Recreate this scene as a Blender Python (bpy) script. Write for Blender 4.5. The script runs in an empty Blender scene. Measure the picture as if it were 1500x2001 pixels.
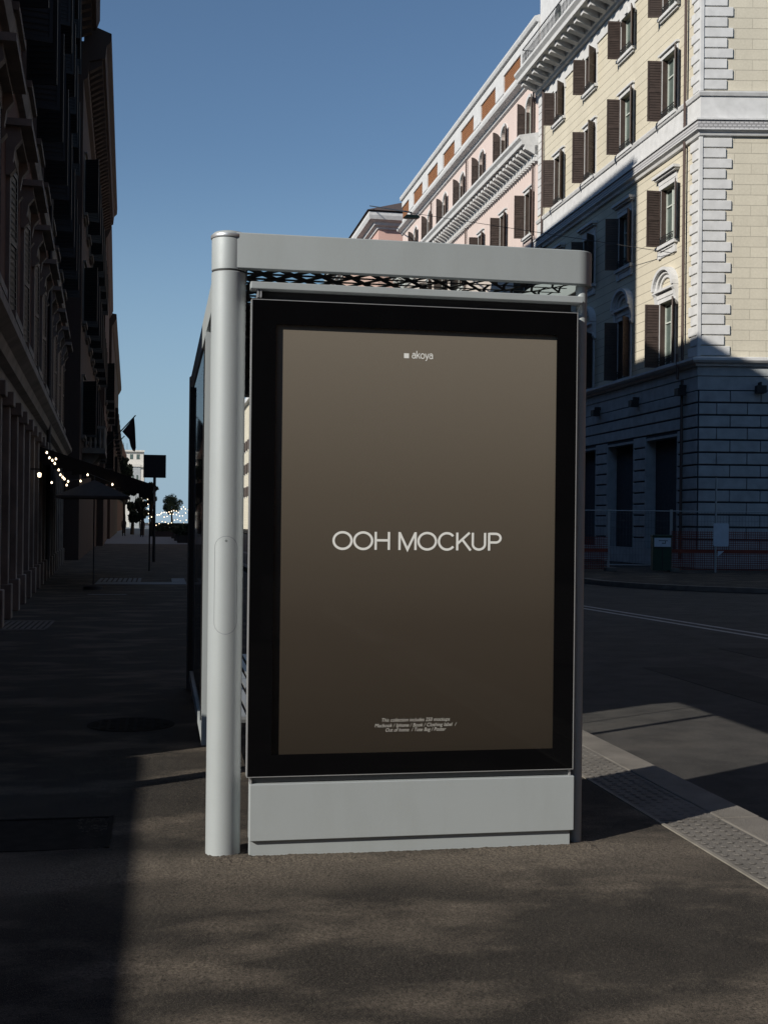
import bpy, math, random
from mathutils import Vector, Matrix, Euler
random.seed(7)
R = math.radians
SC = bpy.context.scene
COL = SC.collection

# ------------------------------------------------------------------ camera
YAW, ROLL, EYE = 10.34, 0.62, 1.42
cam_d = bpy.data.cameras.new("camera")
cam = bpy.data.objects.new("camera", cam_d); COL.objects.link(cam)
cam_d.sensor_fit = 'VERTICAL'; cam_d.sensor_height = 36; cam_d.lens = 2400 / 2001 * 36
cam_d.shift_y = 23.5 / 2001; cam_d.clip_end = 3000; cam_d.clip_start = 0.05
cam.rotation_mode = 'QUATERNION'
cam.matrix_world = Matrix.Translation((0, 0, EYE)) @ Matrix.Rotation(R(-YAW), 4, 'Z') @ Matrix.Rotation(R(90), 4, 'X') @ Matrix.Rotation(R(ROLL), 4, 'Z')
SC.camera = cam

# ------------------------------------------------------------------ light
SUN_AZ, SUN_EL = 60.0, 28.1            # azimuth left of straight behind the view of the shelter front
w = bpy.data.worlds.new("World"); SC.world = w; w.use_nodes = True
nt = w.node_tree; bg = nt.nodes['Background']
sky = nt.nodes.new('ShaderNodeTexSky'); sky.sky_type = 'NISHITA'; sky.sun_disc = False
sky.sun_elevation = R(SUN_EL); sky.sun_rotation = R(180 + SUN_AZ)
sky.altitude = 0; sky.air_density = 1.0; sky.dust_density = 0.0; sky.ozone_density = 2.0
tm = nt.nodes.new('ShaderNodeMix'); tm.data_type = 'RGBA'; tm.blend_type = 'MULTIPLY'; tm.inputs[0].default_value = 1; tm.inputs[7].default_value = (.88, .985, 1.06, 1)
nt.links.new(sky.outputs[0], tm.inputs[6]); 
tg = nt.nodes.new('ShaderNodeTexCoord'); ts = nt.nodes.new('ShaderNodeSeparateXYZ'); nt.links.new(tg.outputs['Generated'], ts.inputs[0])
th_ = nt.nodes.new('ShaderNodeMapRange'); th_.interpolation_type = 'SMOOTHSTEP'; th_.inputs[1].default_value = .30; th_.inputs[2].default_value = -.02; th_.inputs[3].default_value = 0; th_.inputs[4].default_value = .92
nt.links.new(ts.outputs[2], th_.inputs[0])
th2 = nt.nodes.new('ShaderNodeMix'); th2.data_type = 'RGBA'; th2.inputs[7].default_value = (3.3, 4.9, 6.5, 1)
nt.links.new(th_.outputs[0], th2.inputs[0]); nt.links.new(tm.outputs[2], th2.inputs[6]); nt.links.new(th2.outputs[2], bg.inputs[0]); bg.inputs[1].default_value = 0.078
sd = bpy.data.lights.new("sun", 'SUN'); sd.energy = 4.9; sd.angle = R(0.53); sd.color = (1.0, 0.94, 0.84)
sun = bpy.data.objects.new("sun", sd); COL.objects.link(sun)
sv = Vector((-math.sin(R(SUN_AZ)) * math.cos(R(SUN_EL)), -math.cos(R(SUN_AZ)) * math.cos(R(SUN_EL)), math.sin(R(SUN_EL))))
sun.rotation_mode = 'QUATERNION'; sun.rotation_quaternion = sv.to_track_quat('Z', 'Y'); sun.location = (-20, -12, 20)
SC.view_settings.view_transform = 'Standard'; SC.view_settings.look = 'None'
SC.view_settings.exposure = 0.12; SC.view_settings.gamma = 1; SC.view_settings.use_curve_mapping = False
SC.render.engine = 'CYCLES'
try:
    SC.cycles.use_denoising = True; SC.cycles.max_bounces = 8
except Exception: pass

# ------------------------------------------------------------------ helpers
def tag(o, label=None, cat=None, group=None, kind=None):
    if label: o['label'] = label
    if cat: o['category'] = cat
    if group: o['group'] = group
    if kind: o['kind'] = kind
    return o

def empty(name, loc, rz=0.0, label=None, cat=None, group=None):
    o = bpy.data.objects.new(name, None); COL.objects.link(o)
    o.empty_display_size = 0.2; o.location = loc; o.rotation_euler = (0, 0, rz)
    return tag(o, label, cat, group)

class MB:
    def __init__(s): s.v = []; s.f = []
    def add(s, vs, fs):
        n = len(s.v); s.v += [tuple(p) for p in vs]; s.f += [tuple(i + n for i in f) for f in fs]; return s
    def box(s, x0, x1, y0, y1, z0, z1, M=None):
        vs = [(x, y, z) for z in (z0, z1) for y in (y0, y1) for x in (x0, x1)]
        if M is not None: vs = [M @ Vector(p) for p in vs]
        return s.add(vs, [(0, 2, 3, 1), (4, 5, 7, 6), (0, 1, 5, 4), (2, 6, 7, 3), (0, 4, 6, 2), (1, 3, 7, 5)])
    def quad(s, a, b, c, d): return s.add([a, b, c, d], [(0, 1, 2, 3)])
    def prism(s, poly, fn0, fn1):
        n = len(poly); vs = [fn0(p) for p in poly] + [fn1(p) for p in poly]
        fs = [tuple(range(n - 1, -1, -1)), tuple(range(n, 2 * n))] + [(i, (i + 1) % n, n + (i + 1) % n, n + i) for i in range(n)]
        return s.add(vs, fs)
    def bar(s, a, b, w, h=None):
        h = h or w; a = Vector(a); b = Vector(b); d = b - a
        if d.length < 1e-6: return s
        d.normalize(); up = Vector((0, 0, 1)) if abs(d.z) < .95 else Vector((0, 1, 0))
        r = d.cross(up).normalized(); u = r.cross(d).normalized()
        vs = [p + r * i * w / 2 + u * j * h / 2 for p in (a, b) for (i, j) in ((-1, -1), (1, -1), (1, 1), (-1, 1))]
        return s.add(vs, [(0, 1, 2, 3), (7, 6, 5, 4), (0, 4, 5, 1), (1, 5, 6, 2), (2, 6, 7, 3), (3, 7, 4, 0)])
    def tube(s, pts, r, n=8, caps=True):
        pts = [Vector(p) for p in pts]; base = len(s.v); rs = r if isinstance(r, (list, tuple)) else [r] * len(pts)
        for k, p in enumerate(pts):
            d = (pts[min(k + 1, len(pts) - 1)] - pts[max(k - 1, 0)]).normalized()
            up = Vector((0, 0, 1)) if abs(d.z) < .9 else Vector((1, 0, 0))
            a = d.cross(up).normalized(); b = a.cross(d)
            s.v += [tuple(p + (a * math.cos(t) + b * math.sin(t)) * rs[k]) for t in [2 * math.pi * i / n for i in range(n)]]
        for k in range(len(pts) - 1):
            for i in range(n):
                s.f.append((base + k * n + i, base + k * n + (i + 1) % n, base + (k + 1) * n + (i + 1) % n, base + (k + 1) * n + i))
        if caps:
            s.f.append(tuple(base + i for i in range(n - 1, -1, -1))); s.f.append(tuple(base + (len(pts) - 1) * n + i for i in range(n)))
        return s
    def lathe(s, prof, c=(0, 0), n=48, close=True):
        base = len(s.v)
        for (r, z) in prof:
            s.v += [(c[0] + r * math.cos(2 * math.pi * i / n), c[1] + r * math.sin(2 * math.pi * i / n), z) for i in range(n)]
        for k in range(len(prof) - 1):
            for i in range(n):
                s.f.append((base + k * n + i, base + k * n + (i + 1) % n, base + (k + 1) * n + (i + 1) % n, base + (k + 1) * n + i))
        if close:
            s.f.append(tuple(base + i for i in range(n - 1, -1, -1))); s.f.append(tuple(base + (len(prof) - 1) * n + i for i in range(n)))
        return s
    def sweep(s, path, prof):
        """closed profile of (out, z) swept along a 2D path with mitred corners; outward is to the right of travel"""
        P = [Vector(p) for p in path]; n = len(P); base = len(s.v); m = len(prof)
        nr = []
        for i in range(n - 1):
            d = (P[i + 1] - P[i]).normalized(); nr.append(Vector((d.y, -d.x)))
        for i in range(n):
            if i == 0: o = nr[0]
            elif i == n - 1: o = nr[-1]
            else:
                o = nr[i - 1] + nr[i]; o = o / (o.dot(nr[i]))
            for (t, z) in prof: s.v.append((P[i].x + o.x * t, P[i].y + o.y * t, z))
        for i in range(n - 1):
            for j in range(m):
                s.f.append((base + i * m + j, base + (i + 1) * m + j, base + (i + 1) * m + (j + 1) % m, base + i * m + (j + 1) % m))
        s.f.append(tuple(base + j for j in range(m))); s.f.append(tuple(base + (n - 1) * m + j for j in range(m - 1, -1, -1)))
        return s
    def mesh(s, name, mat, smooth=False):
        me = bpy.data.meshes.new(name); me.from_pydata(s.v, [], s.f); me.update()
        import bmesh
        bm = bmesh.new(); bm.from_mesh(me); bmesh.ops.recalc_face_normals(bm, faces=bm.faces); bm.to_mesh(me); bm.free()
        if mat: me.materials.append(mat)
        if smooth:
            for p in me.polygons: p.use_smooth = True
            try: me.set_sharp_from_angle(angle=R(35))
            except Exception: pass
        return me
    def build(s, name, mat, parent=None, T=None, smooth=False, bevel=0, seg=2):
        o = bpy.data.objects.new(name, s.mesh(name, mat, smooth)); COL.objects.link(o)
        if parent: o.parent = parent
        if T is not None: o.matrix_local = T
        if bevel:
            b = o.modifiers.new('bevel', 'BEVEL'); b.width = bevel; b.segments = seg; b.limit_method = 'ANGLE'; b.angle_limit = R(40)
        return o

def inst(tree, parent, T):
    """tree = (name, mesh, [sub trees]); links one object per node, meshes shared"""
    o = bpy.data.objects.new(tree[0], tree[1]); COL.objects.link(o); o.parent = parent; o.matrix_local = T
    for sub in tree[2]: inst(sub, o, Matrix.Identity(4))
    return o

# ------------------------------------------------------------------ materials
def newmat(name):
    m = bpy.data.materials.new(name); m.use_nodes = True; n = m.node_tree
    return m, n, n.nodes['Principled BSDF']
def mixc(n, fac, a, b, blend='MIX'):
    x = n.nodes.new('ShaderNodeMix'); x.data_type = 'RGBA'; x.blend_type = blend
    for sock, v in ((x.inputs[0], fac), (x.inputs[6], a), (x.inputs[7], b)):
        if hasattr(v, 'is_output'): n.links.new(v, sock)
        else: sock.default_value = v if not isinstance(v, tuple) else (*v, 1)[:4]
    return x.outputs[2]
def noise(n, vec, scale, detail=4, rough=.55):
    t = n.nodes.new('ShaderNodeTexNoise'); t.inputs['Scale'].default_value = scale; t.inputs['Detail'].default_value = detail
    t.inputs['Roughness'].default_value = rough
    n.links.new(vec, t.inputs['Vector']); return t.outputs['Fac']
def ramp(n, fac, p0, p1, c0=(0, 0, 0), c1=(1, 1, 1)):
    r = n.nodes.new('ShaderNodeValToRGB'); r.color_ramp.elements[0].position = p0; r.color_ramp.elements[1].position = p1
    r.color_ramp.elements[0].color = (*c0, 1); r.color_ramp.elements[1].color = (*c1, 1); n.links.new(fac, r.inputs[0]); return r.outputs[0]
def bump(n, h, strength, dist, prev=None):
    b = n.nodes.new('ShaderNodeBump'); b.inputs['Strength'].default_value = strength; b.inputs['Distance'].default_value = dist
    n.links.new(h, b.inputs['Height'])
    if prev is not None: n.links.new(prev, b.inputs['Normal'])
    return b.outputs[0]
def coords(n): return n.nodes.new('ShaderNodeTexCoord').outputs['Object']

def plain(name, c, rough=.6, metal=0., var=.15, scale=6., bmp=0., bscale=60., spec=.5):
    m, n, p = newmat(name); co = coords(n)
    f = ramp(n, noise(n, co, scale, 5), .3, .7)
    dark = tuple(x * (1 - var) for x in c); lite = tuple(min(1, x * (1 + var)) for x in c)
    n.links.new(mixc(n, f, dark, lite), p.inputs['Base Color'])
    p.inputs['Roughness'].default_value = rough; p.inputs['Metallic'].default_value = metal
    p.inputs['Specular IOR Level'].default_value = spec
    if bmp: n.links.new(bump(n, noise(n, co, bscale, 3), bmp, .01), p.inputs['Normal'])
    return m

def stucco(name, c, bw=1.3, rh=.3565, zoff=0., mortar=.014, groove=.5, var=.10, stain=.25, off=.5, bdist=.02):
    m, n, p = newmat(name); co = coords(n)
    sep = n.nodes.new('ShaderNodeSeparateXYZ'); n.links.new(co, sep.inputs[0])
    ad = n.nodes.new('ShaderNodeMath'); ad.operation = 'ADD'; ad.inputs[1].default_value = zoff; n.links.new(sep.outputs[2], ad.inputs[0])
    cb = n.nodes.new('ShaderNodeCombineXYZ'); n.links.new(sep.outputs[0], cb.inputs[0]); n.links.new(ad.outputs[0], cb.inputs[1])
    br = n.nodes.new('ShaderNodeTexBrick'); n.links.new(cb.outputs[0], br.inputs['Vector'])
    br.inputs['Scale'].default_value = 1; br.inputs['Brick Width'].default_value = bw; br.inputs['Row Height'].default_value = rh
    br.inputs['Mortar Size'].default_value = mortar; br.inputs['Mortar Smooth'].default_value = .15; br.offset = off
    br.inputs['Color1'].default_value = (*[x * 1.03 for x in c], 1); br.inputs['Color2'].default_value = (*[x * .96 for x in c], 1)
    br.inputs['Mortar'].default_value = (*[x * (1 - groove) for x in c], 1)
    mp = n.nodes.new('ShaderNodeMapping'); mp.inputs['Scale'].default_value = (1, 1, .35); n.links.new(co, mp.inputs[0])
    f = ramp(n, noise(n, mp.outputs[0], .9, 8, .65), .35, .75)
    a = mixc(n, f, br.outputs['Color'], tuple(x * (1 - stain) for x in c), 'MIX')
    f2 = n.nodes.new('ShaderNodeMath'); f2.operation = 'MULTIPLY'; f2.inputs[1].default_value = .55; n.links.new(f, f2.inputs[0])
    a = mixc(n, f2.outputs[0], br.outputs['Color'], tuple(x * (1 - stain) for x in c))
    a = mixc(n, ramp(n, noise(n, co, 14, 4), .35, .7), a, mixc(n, 1.0, a, (1 - var, 1 - var, 1 - var * 1.1), 'MULTIPLY'))
    n.links.new(a, p.inputs['Base Color']); p.inputs['Roughness'].default_value = .9; p.inputs['Specular IOR Level'].default_value = .2
    inv = n.nodes.new('ShaderNodeMath'); inv.operation = 'SUBTRACT'; inv.inputs[0].default_value = 1; n.links.new(br.outputs['Fac'], inv.inputs[1])
    b1 = bump(n, inv.outputs[0], .8, bdist); n.links.new(bump(n, noise(n, co, 35, 5), .25, .01, b1), p.inputs['Normal'])
    return m

def asphalt(name, c, dust_dapple=(.13, .105, .082), dust_dapple_amt=1.0, scale=1.0, bmp=.8, foot=False):
    m, n, p = newmat(name); co = coords(n)
    vo = n.nodes.new('ShaderNodeTexVoronoi'); vo.inputs['Scale'].default_value = 170 * scale; n.links.new(co, vo.inputs['Vector'])
    agg = ramp(n, vo.outputs['Distance'], .15, .75)
    fine = ramp(n, noise(n, co, 260 * scale, 2, .8), .40, .66)
    base = mixc(n, fine, tuple(x * .38 for x in c), tuple(x * 1.95 for x in c))
    mid = ramp(n, noise(n, co, 3.2, 6, .6), .4, .66)
    base = mixc(n, mid, base, mixc(n, 1.0, base, (.52, .53, .56), 'MULTIPLY'))
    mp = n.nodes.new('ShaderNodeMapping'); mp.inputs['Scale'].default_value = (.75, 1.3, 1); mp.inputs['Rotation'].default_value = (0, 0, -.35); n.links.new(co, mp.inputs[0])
    d1 = ramp(n, noise(n, mp.outputs[0], 1.5, 7, .6), .49, .65)  # pale dirt patches, also standing in for dappled tree light on the pavement
    if foot:      # sand washed up against the foot of the shelter
        sp_ = n.nodes.new('ShaderNodeSeparateXYZ'); n.links.new(co, sp_.inputs[0])
        wob = n.nodes.new('ShaderNodeMath'); wob.operation = 'MULTIPLY_ADD'; wob.inputs[1].default_value = .9; n.links.new(noise(n, co, 1.7, 5), wob.inputs[0]); n.links.new(sp_.outputs[1], wob.inputs[2])
        m1 = n.nodes.new('ShaderNodeMapRange'); m1.inputs[1].default_value = 5.0; m1.inputs[2].default_value = 5.45; n.links.new(wob.outputs[0], m1.inputs[0])
        m2 = n.nodes.new('ShaderNodeMapRange'); m2.inputs[1].default_value = 5.95; m2.inputs[2].default_value = 5.6; n.links.new(wob.outputs[0], m2.inputs[0])
        m3 = n.nodes.new('ShaderNodeMath'); m3.operation = 'MULTIPLY'; n.links.new(m1.outputs[0], m3.inputs[0]); n.links.new(m2.outputs[0], m3.inputs[1])
        m4 = n.nodes.new('ShaderNodeMath'); m4.operation = 'MULTIPLY_ADD'; m4.use_clamp = True; m4.inputs[1].default_value = .85; n.links.new(m3.outputs[0], m4.inputs[0]); n.links.new(d1, m4.inputs[2]); d1 = m4.outputs[0]
    dm = n.nodes.new('ShaderNodeMath'); dm.operation = 'MULTIPLY'; dm.inputs[1].default_value = dust_dapple_amt; n.links.new(d1, dm.inputs[0])
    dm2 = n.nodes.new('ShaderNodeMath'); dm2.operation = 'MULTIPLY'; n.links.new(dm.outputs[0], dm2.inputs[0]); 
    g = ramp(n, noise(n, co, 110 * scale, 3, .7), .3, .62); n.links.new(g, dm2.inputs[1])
    col = mixc(n, dm2.outputs[0], base, dust_dapple)
    sx = ramp(n, noise(n, co, 420 * scale, 2, .8), .56, .70)
    col = mixc(n, sx, col, mixc(n, 1.0, dust_dapple, (1.5, 1.5, 1.5), 'MULTIPLY'))
    dk = ramp(n, noise(n, co, 300 * scale, 2, .8), .58, .70)
    col = mixc(n, dk, col, tuple(x * .3 for x in c))
    n.links.new(col, p.inputs['Base Color']); p.inputs['Roughness'].default_value = .92; p.inputs['Specular IOR Level'].default_value = .25
    n.links.new(bump(n, noise(n, co, 150 * scale, 6, .9), bmp, .006), p.inputs['Normal'])
    return m

def powder(name, c, rough=.45, met=.12):
    """powder coated metal: fine sparkle and faint dirt"""
    m, n, p = newmat(name); co = coords(n)
    g = ramp(n, noise(n, co, 900, 2, .6), .3, .75)
    a = mixc(n, g, tuple(x * .9 for x in c), tuple(x * 1.1 for x in c))
    mp = n.nodes.new('ShaderNodeMapping'); mp.inputs['Scale'].default_value = (3, 3, .8); n.links.new(co, mp.inputs[0])
    d = ramp(n, noise(n, mp.outputs[0], 2.2, 7, .65), .45, .8)
    a = mixc(n, d, a, mixc(n, 1.0, a, (.93, .925, .91), 'MULTIPLY'))
    n.links.new(a, p.inputs['Base Color']); p.inputs['Roughness'].default_value = rough; p.inputs['Metallic'].default_value = met
    r = n.nodes.new('ShaderNodeMapRange'); r.inputs[3].default_value = rough - .07; r.inputs[4].default_value = rough + .12
    n.links.new(noise(n, co, 8, 5), r.inputs[0]); n.links.new(r.outputs[0], p.inputs['Roughness'])
    n.links.new(bump(n, g, .12, .0006), p.inputs['Normal'])
    return m

def thin_glass(name, tint=(.9, .93, .92), gloss=.016, fres=.5, rough=.02):
    m = bpy.data.materials.new(name); m.use_nodes = True; n = m.node_tree; n.nodes.clear()
    out = n.nodes.new('ShaderNodeOutputMaterial'); tr = n.nodes.new('ShaderNodeBsdfTransparent'); gl = n.nodes.new('ShaderNodeBsdfGlossy')
    tr.inputs[0].default_value = (*tint, 1); gl.inputs['Roughness'].default_value = rough
    lw_ = n.nodes.new('ShaderNodeLayerWeight'); lw_.inputs[0].default_value = .5
    pw = n.nodes.new('ShaderNodeMath'); pw.operation = 'POWER'; pw.inputs[1].default_value = 5; n.links.new(lw_.outputs['Facing'], pw.inputs[0])
    fr = n.nodes.new('ShaderNodeMath'); fr.operation = 'MULTIPLY_ADD'; fr.inputs[1].default_value = fres; fr.inputs[2].default_value = gloss; n.links.new(pw.outputs[0], fr.inputs[0])
    mx = n.nodes.new('ShaderNodeMixShader'); n.links.new(fr.outputs[0], mx.inputs[0]); n.links.new(tr.outputs[0], mx.inputs[1]); n.links.new(gl.outputs[0], mx.inputs[2])
    n.links.new(mx.outputs[0], out.inputs[0]); return m

def emit(name, c, s):
    m, n, p = newmat(name); p.inputs['Base Color'].default_value = (*c, 1); p.inputs['Emission Color'].default_value = (*c, 1); p.inputs['Emission Strength'].default_value = s; return m

def leafmat(name, c):
    m, n, p = newmat(name); co = coords(n)
    n.links.new(mixc(n, ramp(n, noise(n, co, 1.5, 4), .35, .65), tuple(x * .5 for x in c), tuple(x * 1.5 for x in c)), p.inputs['Base Color'])
    p.inputs['Roughness'].default_value = .7; return m

M = {}
M['cream'] = stucco('cream_stucco', (.60, .555, .45), bw=40, zoff=.0, groove=.50, mortar=.013)
M['cream_block'] = stucco('cream_block_stucco', (.60, .56, .465), bw=1.15, zoff=.0, groove=.30, mortar=.008)
M['white_trim'] = plain('white_painted_plaster', (.55, .555, .56), .85, var=.10, scale=3, bmp=.2, bscale=30)
M['ornament'] = stucco('ornament_relief', (.50, .50, .52), bw=.16, rh=.10, mortar=.022, groove=.5, bdist=.03)
M['grey_stone'] = plain('grey_painted_rustication', (.36, .385, .40), .9, var=.16, scale=2.5, bmp=.4, bscale=25)
M['joint'] = plain('dark_joint', (.045, .05, .06), .95)
M['pink'] = stucco('pink_stucco', (.64, .535, .50), bw=60, rh=60, groove=0, mortar=.001, stain=.14)
M['pink2'] = stucco('salmon_stucco', (.60, .40, .35), bw=60, rh=60, groove=0, mortar=.001, stain=.14)
M['brick_lattice'] = stucco('terracotta_lattice', (.42, .19, .09), bw=.16, rh=.12, mortar=.03, groove=.75, off=.5, bdist=.05)
M['shutter'] = plain('dark_brown_shutter_paint', (.055, .038, .032), .55, var=.2, scale=5)
M['iron'] = plain('black_iron', (.02, .02, .022), .6)
M['pipe'] = plain('brown_metal_pipe', (.07, .045, .038), .5)
M['pane'] = plain('window_glass_dark', (.085, .115, .105), .08, var=.3, scale=1.5, spec=.8)
M['casement'] = plain('pale_green_casement_paint', (.50, .54, .50), .5, var=.06)
M['rooftile'] = plain('dark_roof_tiles', (.07, .05, .045), .9, var=.3, scale=8, bmp=.5, bscale=20)
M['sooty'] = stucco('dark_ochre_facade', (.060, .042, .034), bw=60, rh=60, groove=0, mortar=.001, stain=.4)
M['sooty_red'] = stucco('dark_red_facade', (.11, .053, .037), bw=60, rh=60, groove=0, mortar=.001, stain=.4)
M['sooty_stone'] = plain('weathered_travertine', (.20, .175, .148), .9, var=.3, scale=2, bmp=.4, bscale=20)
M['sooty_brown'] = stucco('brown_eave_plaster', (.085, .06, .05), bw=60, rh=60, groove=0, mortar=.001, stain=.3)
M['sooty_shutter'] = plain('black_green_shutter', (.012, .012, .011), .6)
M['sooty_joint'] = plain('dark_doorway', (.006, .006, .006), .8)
M['sidewalk'] = asphalt('sidewalk_asphalt', (.025, .0225, .0195), dust_dapple=(.165, .138, .109), dust_dapple_amt=.95, bmp=.75, foot=True)
M['road'] = asphalt('road_asphalt', (.053, .051, .049), dust_dapple=(.10, .092, .082), dust_dapple_amt=.6)
M['repair'] = asphalt('repair_asphalt', (.030, .030, .031), dust_dapple=(.07, .065, .06), dust_dapple_amt=.4)
M['pave_far'] = plain('pale_stone_paving', (.15, .17, .19), .8, var=.15, scale=1.5)
M['tactile'] = plain('concrete_tactile', (.135, .125, .112), .9, var=.22, scale=3.5, bmp=.6, bscale=140)
M['kerb'] = plain('stone_kerb', (.15, .138, .122), .9, var=.25, scale=4, bmp=.6, bscale=120)
M['kerb_edge'] = plain('pale_mortar_edge', (.19, .175, .15), .9, var=.2, scale=9)
M['line'] = plain('worn_white_road_paint', (.34, .34, .34), .8, var=.25, scale=9)
M['steel'] = powder('silver_powder_coat', (.345, .375, .385), .52)
M['steel_dark'] = powder('grey_profile', (.10, .105, .11), .5)
M['alu'] = plain('bright_aluminium', (.62, .63, .64), .35, metal=.7, var=.05)
M['recess'] = plain('black_recess', (.010, .010, .011), .6)
M['enamel'] = plain('black_enamel_glass', (.003, .003, .0035), .03, var=.1, spec=.12)
M['seam'] = plain('seam_black', (.015, .015, .015), .7)
M['glass'] = thin_glass('clear_glass', (.96, .97, .965))
M['roofglass'] = thin_glass('greenish_roof_glass', (.85, .91, .88), fres=.12)
M['lattice'] = plain('dark_printed_lattice', (.014, .016, .015), .5)
M['dull_iron'] = plain('dull_dirty_iron', (.020, .018, .016), .95, var=.3, scale=12, spec=.1)
M['letter'] = plain('printed_off_white', (.80, .79, .77), .6, var=.02)
M['letter_small'] = plain('printed_pale_grey', (.52, .50, .47), .6, var=.02)
M['orange_net'] = plain('red_orange_net', (.19, .035, .018), .7)
M['green'] = plain('green_plastic', (.010, .045, .028), .5)
M['board'] = plain('white_board', (.52, .60, .68), .6, var=.06)
M['sign_back'] = plain('dark_sign_back', (.018, .014, .014), .6)
M['gate'] = plain('dark_rusty_gate', (.020, .013, .011), .9, spec=.05)
M['awning'] = plain('dark_canvas', (.012, .009, .008), .9)
M['parasol'] = plain('grey_canvas', (.055, .052, .050), .9)
M['flag'] = plain('dark_maroon_cloth', (.022, .012, .018), .9)
M['bulb'] = emit('warm_bulb', (1.0, .80, .55), 3.5)
M['leaf'] = leafmat('tree_leaves', (.035, .055, .028))
M['leaf2'] = leafmat('dense_tree_leaves', (.018, .032, .014))
M['bark'] = plain('bark', (.05, .04, .03), .9)
M['person'] = plain('dark_clothes', (.012, .012, .016), .9)
M['skin'] = plain('skin', (.30, .18, .13), .6)
M['white_facade'] = plain('sunlit_white_render', (.62, .60, .56), .9, var=.08)
M['wood'] = plain('bench_slat_metal', (.25, .26, .27), .45, metal=.3)
M['stonegravel'] = plain('loose_grit', (.085, .070, .055), .95, var=.5, scale=40)

def poster_mat():
    m, n, p = newmat('poster_print'); co = coords(n)
    sep = n.nodes.new('ShaderNodeSeparateXYZ'); n.links.new(co, sep.inputs[0])
    mr = n.nodes.new('ShaderNodeMapRange'); mr.inputs[1].default_value = .437; mr.inputs[2].default_value = 2.263; n.links.new(sep.outputs[2], mr.inputs[0])
    r = n.nodes.new('ShaderNodeValToRGB'); e = r.color_ramp.elements
    e[0].position = 0; e[0].color = (.032, .0245, .0178, 1); e[1].position = 1; e[1].color = (.200, .171, .139, 1)
    k = e.new(.30); k.color = (.056, .0435, .0325, 1); k = e.new(.62); k.color = (.114, .0935, .0725, 1)
    n.links.new(mr.outputs[0], r.inputs[0])
    g = ramp(n, noise(n, co, 260, 3), .3, .7)
    n.links.new(mixc(n, g, r.outputs[0], mixc(n, 1.0, r.outputs[0], (.90, .90, .91), 'MULTIPLY')), p.inputs['Base Color'])
    p.inputs['Roughness'].default_value = .75; p.inputs['Specular IOR Level'].default_value = .15
    return m
M['poster'] = poster_mat()

# ------------------------------------------------------------------ ground
ROAD = -.12
def sheet(name, poly, z, mat, thick=None, kind='structure'):
    mb = MB()
    if thick: mb.prism(poly, lambda p: (p[0], p[1], z - thick), lambda p: (p[0], p[1], z))
    else: mb.add([(p[0], p[1], z) for p in poly], [tuple(range(len(poly)))])
    o = mb.build(name, mat); o['kind'] = kind; return o
sheet('road', [(-900, -300), (900, -300), (900, 1500), (-900, 1500)], ROAD, M['road'])
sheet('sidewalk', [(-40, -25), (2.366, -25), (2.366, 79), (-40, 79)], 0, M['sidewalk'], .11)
sheet('far_pavement', [(-30, 79.02), (2.3, 79.02), (0.2, 200), (-3.9, 430), (-30, 430)], .0, M['pave_far'], .11)
k = MB()
y = -10.0
while y < 60:
    k.box(2.702, 2.915, y + .003, y + 1.197, -.11, .004 + random.uniform(-.002, .002)); y += 1.2
k.build('kerb', M['kerb'], bevel=.008)['kind'] = 'structure'
sheet('kerb_edging', [(2.366, -10), (2.384, -10), (2.384, 60), (2.366, 60)], .006, M['kerb_edge'], .05)
t = MB(); y = -4.0
while y < 30:
    t.box(2.386, 2.700, y + .002, y + .398, -.08, .0 + random.uniform(-.001, .0025))
    if y < 14:
        for i in range(5):
            for j in range(6):
                cx = 2.386 + .033 + i * .062; cy = y + .035 + j * .066; r0 = .0175
                pts = []
                for (rr, zz) in ((r0, .002), (r0 * .62, .0048)):
                    pts += [(cx + rr * math.cos(a * math.pi / 4), cy + rr * math.sin(a * math.pi / 4), zz) for a in range(8)]
                t.add(pts, [tuple(range(8, 16))] + [(a, (a + 1) % 8, 8 + (a + 1) % 8, 8 + a) for a in range(8)])
    y += .4
t.build('tactile_paving', M['tactile'])['kind'] = 'structure'
# far side of the road
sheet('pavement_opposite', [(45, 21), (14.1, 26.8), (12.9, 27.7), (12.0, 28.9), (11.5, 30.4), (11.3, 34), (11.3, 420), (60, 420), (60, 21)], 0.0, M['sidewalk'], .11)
kk = MB(); kp = [(45, 21), (14.1, 26.8), (12.9, 27.7), (12.0, 28.9), (11.5, 30.4), (11.3, 34), (11.3, 120)]
kk.sweep(kp[::-1], [(-.02, -.11), (.18, -.11), (.18, .006), (-.02, .006)])
kk.build('kerb_opposite', M['kerb'])['kind'] = 'structure'
# double centre line
dl = MB()
for off in (0, .30):
    a = Vector((8.592 - .0, 16.334)); b = Vector((8.038, 22.647)); d = (b - a).normalized(); nn = Vector((d.y, -d.x))
    p0 = a - d * 22 - nn * off; p1 = b + d * 60 - nn * off
    c = [p0 + nn * .055, p0 - nn * .055, p1 - nn * .055, p1 + nn * .055]
    dl.add([(q.x, q.y, ROAD + .004) for q in c], [(0, 1, 2, 3)])
dl.build('road_centre_lines', M['line'])['kind'] = 'structure'
rpz = MB()
for (x_, y_, w_, l_) in ((5.2, 9.5, .9, 3.2), (4.4, 17, .6, 5.0), (7.0, 13.5, 1.3, 1.1)): rpz.box(x_, x_ + w_, y_, y_ + l_, ROAD - .01, ROAD + .003)
rpz.build('road_repairs', M['repair'])['kind'] = 'structure'
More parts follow.
